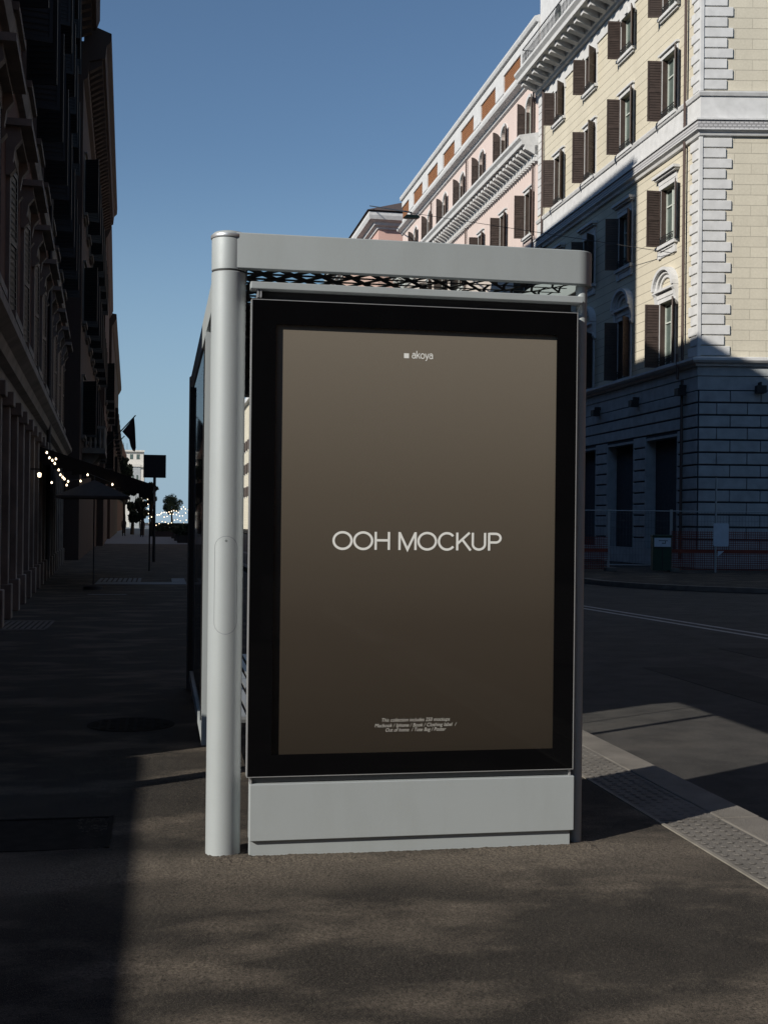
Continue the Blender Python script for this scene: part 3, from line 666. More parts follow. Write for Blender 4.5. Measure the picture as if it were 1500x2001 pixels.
def make_window(w_, h_, style, trim, shut, a_left=95, a_right=118, depth=.24, open_=True, rail=True, pane=None, case=None, arched=False):
    """origin at the middle of the opening's foot"""
    pane = pane or M['pane']; case = case or M['casement']; x = w_ / 2
    tr = MB(); tw = .16
    hr_ = h_ - x if arched else h_
    tr.box(-x - tw, -x, -.055, 0, -.0, hr_); tr.box(x, x + tw, -.055, 0, -.0, hr_)
    if not arched: tr.box(-x - tw, x + tw, -.055, 0, h_, h_ + tw)
    else:
        N = 14
        for i in range(N):
            t0, t1 = math.pi * i / N, math.pi * (i + 1) / N
            vs = []
            for yy in (-.055, 0):
                vs += [(x * math.cos(t0), yy, hr_ + x * math.sin(t0)), (x * math.cos(t1), yy, hr_ + x * math.sin(t1)), ((x + tw) * math.cos(t1), yy, hr_ + (x + tw) * math.sin(t1)), ((x + tw) * math.cos(t0), yy, hr_ + (x + tw) * math.sin(t0))]
            tr.add(vs, [(0, 1, 2, 3), (7, 6, 5, 4), (0, 4, 5, 1), (1, 5, 6, 2), (2, 6, 7, 3), (3, 7, 4, 0)])
    kids = []
    si = MB(); si.box(-x - tw - .08, x + tw + .08, -.16, 0.0, -.12, -.001); si.box(-x - tw, x + tw, -.09, 0, -.20, -.121)
    if style in ('apron', 'pedhood'): si.box(-x - .05, x + .05, -.05, 0, -.42, -.201); si.box(-x - tw, -x + .06, -.08, 0, -.44, -.2011); si.box(x - .06, x + tw, -.08, 0, -.44, -.2011)
    kids.append(('sill', si.mesh('sill', trim), []))
    hd_ = MB(); e = x + tw + .12
    if style == 'apron':
        hd_.box(-x - tw, x + tw, -.07, 0, h_ + tw + .001, h_ + tw + .20)
        hd_.box(-e, e, -.18, 0, h_ + tw + .201, h_ + tw + .27); hd_.box(-e - .07, e + .07, -.26, 0, h_ + tw + .271, h_ + tw + .37)
    elif style == 'lip':
        hd_.box(-x - tw - .05, x + tw + .05, -.13, 0, h_ + tw + .001, h_ + tw + .07)
    elif style == 'key':
        hd_.box(-.12, .12, -.11, 0, h_ + .03, h_ + tw + .12); hd_.box(-x - tw - .1, -x, -.06, 0, h_ - .25, h_ - .05); hd_.box(x, x + tw + .1, -.06, 0, h_ - .25, h_ - .05)
    elif style == 'arch':
        z0_ = h_ + tw + .001
        hd_.box(-x - tw, x + tw, -.08, 0, z0_, z0_ + .22); hd_.box(-e, e, -.20, 0, z0_ + .221, z0_ + .31)
        for s in (-1, 1):
            hd_.prism([(0, .30), (-.19, .30), (-.22, .22), (-.15, .12), (-.10, -.15), (-.14, -.30), (-.08, -.42), (0, -.42)],
                      lambda p, s=s: (s * (x + tw - .02), p[0], z0_ + p[1]), lambda p, s=s: (s * (x + tw + .16), p[0], z0_ + p[1]))
        N = 16; ri, ro = x + tw - .12, x + tw + .16; zc_ = z0_ + .311
        for (r0_, r1_, pr) in ((ri, ro - .13, -.14), (ro - .13, ro, -.26), (ri - .18, ri - .06, -.07)):
            for i in range(N):
                t0, t1 = math.pi * i / N, math.pi * (i + 1) / N; q = .80
                vs = []
                for yy in (pr, 0):
                    vs += [(r0_ * math.cos(t0), yy, zc_ + q * r0_ * math.sin(t0)), (r0_ * math.cos(t1), yy, zc_ + q * r0_ * math.sin(t1)), (r1_ * math.cos(t1), yy, zc_ + q * r1_ * math.sin(t1)), (r1_ * math.cos(t0), yy, zc_ + q * r1_ * math.sin(t0))]
                hd_.add(vs, [(0, 1, 2, 3), (7, 6, 5, 4), (0, 4, 5, 1), (1, 5, 6, 2), (2, 6, 7, 3), (3, 7, 4, 0)])
    elif style == 'console':
        hd_.box(-x - tw, x + tw, -.08, 0, h_ + tw + .001, h_ + tw + .24)
        hd_.box(-e, e, -.20, 0, h_ + tw + .241, h_ + tw + .32); hd_.box(-e - .08, e + .08, -.36, 0, h_ + tw + .321, h_ + tw + .42)
        for s in (-1, 1):
            hd_.prism([(0, .24), (-.20, .24), (-.22, .14), (-.13, .02), (-.10, -.18), (-.14, -.28), (-.06, -.38), (0, -.38)],
                      lambda p, s=s: (s * (x + tw - .04), p[0], h_ + tw + p[1]), lambda p, s=s: (s * (x + tw + .13), p[0], h_ + tw + p[1]))
    if hd_.v: kids.append(('hood', hd_.mesh('hood', trim), []))
    fr = MB(); y0, y1 = depth - .075, depth - .02
    fr.box(-x, -x + .07, y0, y1, 0, h_); fr.box(x - .07, x, y0, y1, 0, h_); fr.box(-x + .07, x - .07, y0, y1, h_ - .07, h_); fr.box(-x + .07, x - .07, y0, y1, 0, .09)
    fr.box(-.05, .05, y0 - .01, y1, .09, h_ - .07)
    if h_ > 1.9: fr.box(-x + .07, -.05, y0, y1, h_ * .68, h_ * .68 + .05); fr.box(.05, x - .07, y0, y1, h_ * .68, h_ * .68 + .05)
    kids.append(('casement', fr.mesh('casement', case), []))
    if shut:
        for xa_ in (-x + .002, x - .045): ln = MB(); ln.box(xa_, xa_ + .043, -.02, depth - .08, .01, hr_ - .01); kids.append(('folded_leaf', ln.mesh('folded_leaf', shut), []))
    pn = MB(); pn.quad((-x, depth - .03, 0), (x, depth - .03, 0), (x, depth - .03, h_), (-x, depth - .03, h_)); kids.append(('pane', pn.mesh('pane', pane), []))
    if shut:
        hs = hr_ - .02; sw = min(x - .01, .54) * (.80 if arched else 1)
        kids.append(('shutter', make_shutter(sw, hs, -x - .02, -1, a_left, shut, arched=arched), []))
        kids.append(('shutter', make_shutter(sw, hs, x + .02, 1, a_right, shut, arched=arched), []))
    if rail:
        rl = MB(); rl.box(-x, x, -.10, -.075, .30, .325); rl.box(-x, x, -.10, -.075, .04, .06)
        for i in range(9):
            xx = -x + .03 + (2 * x - .06) * i / 8; rl.bar((xx, -.0875, .0), (xx, -.0875, .31), .014)
            if i < 8:
                cx = xx + (2 * x - .06) / 16
                for k_ in range(6): rl.bar((cx + .035 * math.cos(k_ * 1.047), -.0875, .18 + .07 * math.sin(k_ * 1.047)), (cx + .035 * math.cos((k_ + 1) * 1.047), -.0875, .18 + .07 * math.sin((k_ + 1) * 1.047)), .012)
        kids.append(('window_rail', rl.mesh('window_rail', M['iron']), []))
    return ('window', tr.mesh('window', trim), kids)
def modillions(par, mat, T, u0, u1, step, z0, z1, out, wdt, fn=lambda u, o, z: (u, -o, z)):
    """each bracket is a part of its own; they share one mesh"""
    prof = [(0, z0), (out * .35, z0 + (z1 - z0) * .12), (out * .8, z0 + (z1 - z0) * .45), (out, z0 + (z1 - z0) * .55), (out, z1), (0, z1)]
    m_ = MB(); m_.prism(prof, lambda p: fn(0, p[0], p[1]), lambda p: fn(wdt, p[0], p[1])); me = m_.mesh('modillion', mat); u = u0
    while u < u1:
        inst(('modillion', me, []), par, (T or Matrix.Identity(4)) @ Matrix.Translation((u, 0, 0))); u += step
# ------------------------------------------------------------------ cream palazzo on the corner
CX, CY, CE = 18.1, 39.5, 58.0
Bd = Vector((math.cos(R(-YAW)), math.sin(R(-YAW)))); BL = 14.0
PZ = empty('palazzo', (CX, CY, 0), 0, 'cream corner palazzo with white quoins, brown shutters and grey rusticated ground floor', 'building')
TA = Matrix.Translation((0, CE - CY, 0)) @ Matrix.Rotation(R(-90), 4, 'Z'); LA = CE - CY
TB = Matrix.Rotation(R(-YAW), 4, 'Z')
cols = [CE - yy for yy in (42.2, 46.4, 50.6, 54.8)]
rows = [(7.30, 2.35, 'arch'), (11.75, 2.1, 'apron'), (16.40, 2.25, 'lip'), (20.25, 1.55, 'key')]
ww = 1.26
garages = [(CE - b2, CE - a2, 0, 4.75) for a2, b2 in ((41.1, 44.05), (45.2, 48.1), (49.4, 52.3), (53.6, 56.5))]
holes = [(u - ww / 2, u + ww / 2, z, z + h_) for u in cols for (z, h_, _s) in rows]
mb = MB(); wall(mb, 0, LA, 7.0, 23.2, holes); mb.build('wall', M['cream'], PZ, TA)
mb = MB(); wall(mb, 0, BL, 7.0, 23.2, []); mb.build('wall', M['cream_block'], PZ, TB)
mb = MB(); wall(mb, 0, LA, 0, 6.99, garages, depth=1.0); mb.build('ground_floor_wall', M['joint'], PZ, TA)
mb = MB(); wall(mb, 0, BL, 0, 6.99, []); mb.build('ground_floor_wall', M['joint'], PZ, TB)
mb = MB(); mb.prism([(.35, 0), (.35 , LA - .01), (16, LA - .01), (16, -BL * .18 + .3), (BL * .98, -BL * .18 + .32)], lambda p: (p[0], p[1], .02), lambda p: (p[0], p[1], 23.4)); mb.build('inner_block', M['joint'], PZ)
# rusticated courses
ga, gb = MB(), MB(); cz0, ch = 6.13, .427
for i in range(13):
    z1_ = cz0 - i * ch - .030; z0_ = cz0 - (i + 1) * ch + .030
    segs = []
    if z0_ > 4.75 - .05: segs = [(0, LA - .02)]
    else:
        ed = [0] + [x for g in sorted(garages) for x in (g[0], g[1])] + [LA - .02]; segs = [(ed[j], ed[j + 1]) for j in range(0, len(ed), 2)]
    for (a, b2) in segs: ga.box(a, b2, -.055, -.001, max(z0_, .02), z1_)
    x = .0; k_ = 0
    while x < BL:
        nx_ = x + (1.05 if (i + k_) % 1 == 0 else 1.0)
        if x == 0: nx_ = .62 if i % 2 else 1.08
        gb.box(x + (.012 if x else .02), min(nx_, BL) - .012, -.055, -.001, max(z0_, .02), z1_); x = nx_; k_ += 1
    if z0_ < .5: break
ga.build('rusticated_courses', M['grey_stone'], PZ, TA, bevel=.012, seg=1); gb.build('rusticated_courses', M['grey_stone'], PZ, TB, bevel=.012, seg=1)
# smooth reveals of the openings and dark gates
gr_ = MB()
for g in garages:
    gr_.box(g[0], g[0] + .10, -.05, .5, 0, 4.75); gr_.box(g[1] - .03, g[1], -.05, .5, 0, 4.75); gr_.box(g[0] + .10, g[1] - .03, -.05, .5, 4.66, 4.75)
gr_.build('opening_reveal', M['grey_stone'], PZ, TA)
for g in garages:
    d_ = MB(); d_.box(g[0] + .101, g[1] - .031, .46, .55, 0, 4.65)
    for i in range(20): d_.box(g[0] + .101, g[1] - .031, .435, .459, .1 + i * .225, .24 + i * .225)
    d_.build('gate', M['gate'], PZ, TA)
path = [(0, LA), (0, 0), (Bd.x * BL, Bd.y * BL)]
def swp(name, prof, mat, bevel=0):
    mb = MB(); mb.sweep(path, prof); return mb.build(name, mat, PZ, bevel=bevel)
def rect(o0, o1, z0, z1): return [(o0, z0), (o1, z0), (o1, z1), (o0, z1)]
swp('base_band', rect(0.0, .10, .02, .62), M['grey_stone'])
swp('lower_frieze', rect(0.001, .045, 6.14, 6.60), M['grey_stone'])
swp('lower_frieze', rect(0.001, .075, 6.62, 6.93), M['grey_stone'])
swp('lower_cornice', [(0, 6.94), (.16, 6.94), (.18, 7.02), (.30, 7.05), (.36, 7.12), (.36, 7.20), (.10, 7.27), (0, 7.28)], M['white_trim'])
swp('belt_cornice', [(0, 14.82), (.10, 14.84), (.13, 14.93), (.24, 15.0), (.24, 15.03), (0, 15.03)], M['white_trim'])
swp('ornament_band', rect(0, .20, 15.031, 15.33), M['ornament'])
swp('belt_top', [(0, 15.331), (.25, 15.331), (.25, 15.39), (.05, 15.42), (0, 15.42)], M['white_trim'])
swp('white_band', rect(0, .045, 15.421, 16.18), M['white_trim'])
swp('string_course', [(0, 16.181), (.10, 16.2), (.14, 16.30), (.14, 16.345), (0, 16.37)], M['white_trim'])
# quoins wrap the corner
q = MB(); i = 0; z = 7.30; lens = (1.04, .84)
while z < 22.2:
    if not (14.6 < z < 16.4) and z + .33 < 22.4:
        l_ = lens[i % 2]; la_ = (.78, .60)[i % 2]
        q = MB(); q.sweep([(0, la_), (0, 0), (Bd.x * l_, Bd.y * l_)], [(0, z + .02), (.035, z + .02), (.05, z + .035), (.05, z + .325), (.035, z + .34), (0, z + .34)]); q.build('quoin', M['white_trim'], PZ)
    z += .3565; i += 1
    if 14.6 < z < 16.4: z = 16.42
q = MB(); q.sweep([(0, .045), (0, 0), (Bd.x * .045, Bd.y * .045)], rect(0, .075, 7.29, 14.8)); q.sweep([(0, .045), (0, 0), (Bd.x * .045, Bd.y * .045)], rect(0, .075, 16.38, 22.3)); q.build('corner_bead', M['white_trim'], PZ)
q = MB(); i = 0; z = 7.30
while z < 22.2:
    if not (14.6 < z < 16.4): q = MB(); q.box(0, (.75, .55)[i % 2], -.04, -.001, z + .02, z + .34); q.build('quoin', M['white_trim'], PZ, TA)
    z += .3565; i += 1
# great cornice
swp('frieze', rect(0, .05, 21.95, 22.45), M['white_trim'])
swp('great_cornice', [(0, 22.46), (.18, 22.50), (.22, 22.62), (.30, 22.64), (.30, 23.02), (1.15, 23.02), (1.17, 23.20), (1.30, 23.34), (1.30, 23.46), (0, 23.62)], M['white_trim'])
modillions(PZ, M['white_trim'], TA, .15, LA - .1, .86, 22.58, 23.019, .98, .34)
modillions(PZ, M['white_trim'], TB, .1, BL, .86, 22.58, 23.019, .98, .34)
at_h = [(u - .5, u + .5, 23.75, 25.9) for u in (2.7, 5.1, 7.5, 11.0, 13.5, 16.0)]
mb = MB(); wall(mb, 0.0, LA, 23.3, 27.6, at_h, arch=at_h); mb.build('attic_wall', M['white_trim'], PZ, TA)
mb = MB(); wall(mb, 0.0, BL, 23.3, 27.6, []); mb.build('attic_wall', M['white_trim'], PZ, TB)
mb = MB()
for h_ in at_h: mb.quad((h_[0], .22, h_[2]), (h_[1], .22, h_[2]), (h_[1], .22, h_[3]), (h_[0], .22, h_[3]))
mb.build('attic_window', M['pane'], PZ, TA)
swp('attic_cornice', rect(0, .35, 27.6, 27.9), M['white_trim'])
rl = MB()
for (zz) in (23.66, 24.52): rl.box(.4, LA - .1, -1.02, -.98, zz, zz + .035)
u = .4
while u < LA - .1:
    rl.bar((u, -1.0, 23.5), (u, -1.0, 24.53), .012)
    rl.bar((u + .03, -1.0, 23.8), (u + .09, -1.0, 24.3), .012); rl.bar((u + .09, -1.0, 23.8), (u + .03, -1.0, 24.3), .012); u += .19
rl.bar((.4, -1.0, 23.6), (.4, 0, 23.6), .03); rl.bar((.4, -1.0, 24.53), (.4, 0, 24.53), .03)
for j in range(8): rl.bar((.4, -j * .12, 23.5), (.4, -j * .12, 24.53), .016)
rl.build('terrace_railing', M['iron'], PZ, TA)
wins = {(s, k_): make_window(ww, h_, s, M['white_trim'], M['shutter'], al, ar) for (z, h_, s) in rows for k_, (al, ar) in enumerate(((96, 150), (90, 157), (104, 144), (99, 128)))}
for u in cols:
    for (z, h_, s) in rows:
        o = inst(wins[(s, random.choice((0, 0, 1, 2, 3)))], PZ, TA @ Matrix.Translation((u, 0, z)))
# downpipes
mb = MB(); mb.tube([(CE - 40.55, -.14, .3), (CE - 40.55, -.14, 6.6)], .055); mb.tube([(CE - 40.55, -.30, 6.6), (CE - 40.55, -.34, 7.5)], .05); mb.tube([(CE - 40.55, -.14, 7.2), (CE - 40.55, -.14, 22.5)], .055)
mb.build('downpipe', M['pipe'], PZ, TA, smooth=True)
mb = MB(); mb.tube([(.95, -.12, 7.2), (.95, -.12, 22.5)], .05); mb.build('downpipe', M['pipe'], PZ, TA, smooth=True)
for (u, T) in ((2.05, TB), (LA - 5.2, TA), (LA - 9.4, TA), (LA - .9, TA)):
    mb = MB(); mb.box(u - .16, u + .16, -.42, -.12, 6.02, 6.27); mb.box(u - .03, u + .03, -.30, -.05, 6.27, 6.40); mb.build('floodlight', M['iron'], PZ, T)

# ------------------------------------------------------------------ pink palazzo with brick-filled parapet
PE = 92.5; LP_ = PE - CE
PK = empty('pink_palazzo', (CX, PE, 0), R(-90), 'pale pink palazzo with arched top windows and orange lattice parapet', 'building')
PC = [PE - (59.6 + 4.65 * k_) for k_ in range(7)]
pw1 = make_window(1.1, 2.2, 'lip', M['white_trim'], M['shutter'], 97, 152, rail=False)
pw2 = make_window(1.15, 2.15, 'none', M['white_trim'], M['shutter'], 97, 152, rail=False, arched=True)
aw = [(u - .575, u + .575, 20.85, 23.0) for u in PC]
rw = [(u - .55, u + .55, z, z + 2.2) for u in PC for z in (16.0, 11.6, 7.2)]
mb = MB(); wall(mb, 0, LP_ - .01, 0, 26.4, aw + rw, arch=aw); body(mb, 0, LP_ - .02, 14, 0, 26.3); mb.build('wall', M['pink'], PK)
for u in PC:
    inst(pw2, PK, Matrix.Translation((u, 0, 20.85)))
    for z in (16.0, 11.6, 7.2): inst(pw1, PK, Matrix.Translation((u, 0, z)))
def lin(name, prof, mat, u0=0, u1=LP_ - .02, par=PK):
    mb = MB(); mb.sweep([(u0, 0), (u1, 0)], prof); return mb.build(name, mat, par)
lin('middle_cornice', [(0, 19.3), (.10, 19.35), (.12, 19.55), (.20, 19.6), (.20, 20.1), (.85, 20.1), (.88, 20.3), (1.0, 20.42), (1.0, 20.55), (0, 20.75)], M['white_trim'])
modillions(PK, M['white_trim'], None, .1, LP_ - .2, .62, 19.62, 20.099, .72, .28)
mb = MB(); mb.box(0, .15, -.24, 0, 19.36, 19.54); dm = mb.mesh('dentil', M['white_trim']); u = .05
while u < LP_ - .2: inst(('dentil', dm, []), PK, Matrix.Translation((u, 0, 0))); u += .36
lin('upper_cornice', [(0, 23.55), (.12, 23.6), (.16, 23.75), (.45, 23.85), (.50, 24.0), (0, 24.15)], M['white_trim'])
lin('parapet', rect(0, .06, 24.16, 24.75), M['white_trim']); lin('parapet', rect(0, .10, 25.70, 26.15), M['white_trim'])
lin('coping', [(0, 26.16), (.22, 26.2), (.28, 26.35), (.28, 26.45), (0, 26.55)], M['white_trim'])
pp = [PE - 58.0 - (.0)]; panels = [(PE - 61.0 - 4.8 * k_ - 3.2, PE - 61.0 - 4.8 * k_) for k_ in range(7)]
ed = [LP_ - .02] + [x for p in panels for x in (p[1], p[0])] + [0]
for j in range(0, len(ed) - 1, 2):
    if ed[j] - ed[j + 1] > .01: mb = MB(); mb.box(ed[j + 1], ed[j], -.10, 0, 24.751, 25.699); mb.build('parapet_pier', M['white_trim'], PK)
for p in panels:
    if p[1] > .3: mb = MB(); mb.box(max(p[0], .02), p[1], -.02, -.001, 24.751, 25.699); mb.build('lattice_panel', M['brick_lattice'], PK)
for uu in (LP_ - .6, LP_ - 14.2, LP_ - 24.0):
    mb = MB(); mb.tube([(uu, -.12, 4), (uu, -.12, 19.4)], .05); mb.tube([(uu, -.12, 20.7), (uu, -.12, 23.5)], .05); mb.build('downpipe', M['pipe'], PK, smooth=True)
mb = MB()
for k_ in range(14): u = LP_ - 1 - k_ * 2.3; mb.bar((u, .3, 26.4), (u, .3, 26.75 + .25 * random.random()), .05)
mb.box(0.2, LP_ - .3, .28, .32, 26.72, 26.75); mb.build('roof_railing', M['white_trim'], PK)
# salmon house that juts into the street behind
SH = empty('salmon_house', (17.0, 97, 0), 0, 'salmon pink house with white moulded eaves and tiled hip roof, jutting out behind', 'building')
mb = MB(); mb.box(0, 14, 0, 26, 0, 25.3); mb.build('wall', M['pink2'], SH)
mb = MB(); mb.sweep([(0, 26), (0, 0), (14, 0)], [(0, 25.02), (.12, 25.05), (.15, 25.2), (.40, 25.3), (.45, 25.5), (.85, 25.65), (.95, 25.95), (.95, 26.2), (0, 26.3)]); mb.build('eaves', M['white_trim'], SH)
mb = MB(); mb.add([(-1.1, -1.1, 26.31), (15, -1.1, 26.31), (15, 27, 26.31), (-1.1, 27, 26.31), (5, 7, 29.6), (5, 20, 29.6)], [(0, 1, 4), (1, 2, 5, 4), (2, 3, 5), (3, 0, 4, 5), (0, 3, 2, 1)]); mb.build('roof', M['rooftile'], SH)
mb = MB(); mb.box(-.05, .0, 0, 26, 17.0, 17.2); mb.box(.55, .57, -.02, -.001, 10, 24.2); mb.build('string_course', M['white_trim'], SH)
sw_ = make_window(1.1, 2.1, 'lip', M['white_trim'], M['shutter'], 120, 150, rail=False, depth=-.02)
for yy in (4, 9, 14, 19):
    for z in (8, 13, 18): inst(sw_, SH, Matrix.Translation((0, yy, z)) @ Matrix.Rotation(R(-90), 4, 'Z'))
# far blocks on the right of the street
for (y0, y1, x0, hh, c_, lb) in ((128, 190, 18.2, 25, 'cream', 'distant ochre block on the right of the street, glimpsed past the silver column'), (196, 300, 18.6, 28, 'cream', 'farthest rust coloured block on the right of the street')):
    e0 = empty('apartment_block', (x0, y1, 0), R(-90), lb, 'building')
    mb = MB(); mb.box(0, y1 - y0, 0, 14, 0, hh); mb.build('wall', M[c_], e0)
    mb = MB(); mb.sweep([(0, 0), (y1 - y0, 0)], rect(0, .8, hh - .9, hh)); mb.build('cornice', M['white_trim'], e0)
    for i in range(int((y1 - y0) / 7)):
        for z in (7, 12, 17): inst(sw_, e0, Matrix.Translation((4 + i * 7, 0, z)))

# ------------------------------------------------------------------ dark left-hand street
def seg_root(name, x0, y0, x1, y1, label):
    a = math.atan2(-(x1 - x0), (y1 - y0))
    return empty(name, (x0, y0, 0), R(90) + a, label, 'building'), math.hypot(x1 - x0, y1 - y0)
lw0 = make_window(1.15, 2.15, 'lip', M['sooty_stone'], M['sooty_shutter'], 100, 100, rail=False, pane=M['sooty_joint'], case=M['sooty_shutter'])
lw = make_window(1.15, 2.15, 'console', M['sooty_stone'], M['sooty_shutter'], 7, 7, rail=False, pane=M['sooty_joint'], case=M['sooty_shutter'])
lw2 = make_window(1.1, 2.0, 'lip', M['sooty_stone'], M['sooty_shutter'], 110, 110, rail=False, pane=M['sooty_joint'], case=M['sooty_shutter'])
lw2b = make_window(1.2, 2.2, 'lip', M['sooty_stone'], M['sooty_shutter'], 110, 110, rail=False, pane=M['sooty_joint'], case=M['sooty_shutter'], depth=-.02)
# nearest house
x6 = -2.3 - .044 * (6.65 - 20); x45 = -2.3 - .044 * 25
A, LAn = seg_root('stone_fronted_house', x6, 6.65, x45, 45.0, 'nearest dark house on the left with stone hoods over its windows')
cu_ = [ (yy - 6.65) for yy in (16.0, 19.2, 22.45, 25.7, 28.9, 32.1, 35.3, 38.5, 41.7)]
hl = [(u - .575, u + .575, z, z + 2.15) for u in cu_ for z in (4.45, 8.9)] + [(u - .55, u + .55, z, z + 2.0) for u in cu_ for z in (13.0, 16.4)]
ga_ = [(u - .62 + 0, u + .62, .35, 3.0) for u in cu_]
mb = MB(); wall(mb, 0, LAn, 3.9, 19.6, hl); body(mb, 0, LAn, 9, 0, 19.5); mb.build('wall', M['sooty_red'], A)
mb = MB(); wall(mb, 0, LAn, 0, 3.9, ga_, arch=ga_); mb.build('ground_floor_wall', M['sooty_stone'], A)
mb = MB()
for g in ga_:
    mb.box(g[0] - .34, g[0] - .10, -.10, 0, 0, 3.05); mb.box(g[1] + .10, g[1] + .34, -.10, 0, 0, 3.05)
    mb.box(g[0] - .40, g[0] - .04, -.16, 0, 3.05, 3.25); mb.box(g[1] + .04, g[1] + .40, -.16, 0, 3.05, 3.25); mb.box(g[0] - .36, g[0] - .06, -.15, 0, 0, .5); mb.box(g[1] + .06, g[1] + .36, -.15, 0, 0, .5)
mb.build('pilaster', M['sooty_stone'], A, bevel=.01, seg=1)
for g in ga_: mb = MB(); mb.box(g[0], g[1], .20, .24, g[2], g[3]); mb.build('doorway', M['sooty_joint'], A)
def linA(name, prof, mat, par, L_): mb = MB(); mb.sweep([(0, 0), (L_, 0)], prof); return mb.build(name, mat, par)
linA('belt_course', [(0, 3.55), (.12, 3.6), (.16, 3.75), (.30, 3.85), (.30, 3.98), (0, 4.05)], M['sooty_stone'], A, LAn)
linA('belt_course', [(0, 8.1), (.10, 8.12), (.16, 8.3), (0, 8.36)], M['sooty_stone'], A, LAn)
linA('belt_course', [(0, 12.3), (.10, 12.32), (.16, 12.5), (0, 12.56)], M['sooty_stone'], A, LAn)
linA('eaves', [(0, 18.3), (.2, 18.4), (.25, 18.8), (1.0, 18.95), (1.12, 19.3), (1.12, 20.1), (0, 20.3)], M['sooty'], A, LAn)
modillions(A, M['sooty_brown'], None, .1, LAn, .7, 18.4, 18.90, .85, .25)
for u in cu_:
    for z in (4.45, 8.9): inst(lw if z < 5 else lw0, A, Matrix.Translation((u, 0, z)))
    for z in (13.0, 16.4): inst(lw2, A, Matrix.Translation((u, 0, z)))
mb = MB(); mb.box(33.1 - 6.65, LAn - .02, .02, 9, 20.0, 28.6); mb.box(33.2 - 6.65, LAn - .1, 0.4, 8, 28.6, 29.0); mb.build('attic_storeys', M['sooty'], A)
mb = MB(); mb.tube([(30.5 - 6.65, -.12, .2), (30.5 - 6.65, -.12, 18.3)], .05); mb.build('downpipe', M['iron'], A)
# second house
Bh, LB_ = seg_root('eaved_house', -2.86, 45.5, -3.50, 71.0, 'dark brown house with deep bracketed eaves against the sky on the left')
bc = [1.8 + i * 3.6 for i in range(7)]; hl = [(u - .55, u + .55, z, z + 2.0) for u in bc for z in (4.6, 8.8, 12.8)]
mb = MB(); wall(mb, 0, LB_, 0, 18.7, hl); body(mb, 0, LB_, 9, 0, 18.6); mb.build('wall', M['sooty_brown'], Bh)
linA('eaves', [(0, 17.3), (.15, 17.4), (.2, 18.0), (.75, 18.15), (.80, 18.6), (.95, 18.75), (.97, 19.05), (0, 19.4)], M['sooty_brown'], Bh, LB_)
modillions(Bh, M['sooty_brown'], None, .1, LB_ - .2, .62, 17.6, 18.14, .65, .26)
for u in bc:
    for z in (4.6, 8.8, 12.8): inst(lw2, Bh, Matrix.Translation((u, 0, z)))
mb = MB(); mb.box(0, 7.6, 1.3, 8, 19.0, 29.4); mb.build('shadow_block', M['sooty'], Bh)  # hidden block added, sized to carry the tall shadow along the right facades
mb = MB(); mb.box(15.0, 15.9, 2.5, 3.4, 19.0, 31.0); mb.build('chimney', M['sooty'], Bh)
bl = MB(); bl.box(2.6, 6.6, -.85, 0, 4.0, 4.2); bl.box(2.6, 6.6, -.85, -.75, 4.95, 5.05); bl.box(2.6, 2.7, -.75, 0, 4.95, 5.05)
for i in range(22): x_ = 2.65 + i * .18; bl.lathe([(.03, 4.2), (.055, 4.4), (.03, 4.7), (.045, 4.95)], (x_, -.80), 8, close=False)
for i in range(4): bl.lathe([(.03, 4.2), (.055, 4.4), (.03, 4.7), (.045, 4.95)], (2.65, -.12 - i * .18), 8, close=False)
for x_ in (3.0, 6.0): bl.prism([(0, 3.2), (-.1, 3.3), (-.6, 3.9), (-.6, 3.999), (0, 3.999)], lambda p, x_=x_: (x_, p[0], p[1]), lambda p, x_=x_: (x_ + .25, p[0], p[1]))
bl.build('balcony', M['sooty_stone'], Bh)
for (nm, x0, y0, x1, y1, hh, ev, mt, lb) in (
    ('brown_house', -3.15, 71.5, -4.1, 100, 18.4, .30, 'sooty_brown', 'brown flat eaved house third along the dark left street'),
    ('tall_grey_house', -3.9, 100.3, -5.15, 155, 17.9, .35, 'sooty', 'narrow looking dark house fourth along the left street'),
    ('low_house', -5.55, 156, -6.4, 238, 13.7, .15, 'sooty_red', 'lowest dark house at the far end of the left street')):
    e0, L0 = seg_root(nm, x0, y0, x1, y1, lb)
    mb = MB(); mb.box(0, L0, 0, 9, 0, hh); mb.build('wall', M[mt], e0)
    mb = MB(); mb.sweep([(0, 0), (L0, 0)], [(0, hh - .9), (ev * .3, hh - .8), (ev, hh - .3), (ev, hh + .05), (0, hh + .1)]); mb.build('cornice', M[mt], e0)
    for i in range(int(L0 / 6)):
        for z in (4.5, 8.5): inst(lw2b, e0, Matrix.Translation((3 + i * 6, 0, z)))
# balcony box high on the fourth house
# white block closing the street
WB = empty('white_block', (-8.8, 300, 0), 0, 'sunlit white apartment block closing the far end of the left street', 'building')
mb = MB(); mb.box(-8, 5.0, 0, 14, 0, 14.6); mb.build('wall', M['white_facade'], WB)
mb = MB(); mb.box(-8, 4.9, .6, 13, 14.601, 18.3); mb.build('upper_storey', M['white_facade'], WB)
mb = MB(); mb.box(-8.2, 5.2, -.5, .58, 14.4, 14.9); mb.box(-8.2, 5.1, .1, .58, 18.1, 18.5); mb.box(-8, 5.05, -.3, 0, 9.9, 10.3); mb.build('cornice', M['white_facade'], WB)
for i in range(5):
    for (z, hh, yy) in ((16.3, 1.2, .59), (11.6, 1.4, -.01), (7.2, 1.6, -.01)):
        x_ = -3.0 + i * (1.55 if z > 16 else 1.9)
        if x_ > 4.2: continue
        mb = MB(); mb.box(x_, x_ + .75, yy - .02, yy + .05, z, z + hh); mb.build('window', M['pane'], WB)
mb = MB()
for x_ in (-2.6, -1.2, .1, .9, 2.4): mb.bar((x_, 3, 18.3), (x_, 3, 20 + random.random()), .09)
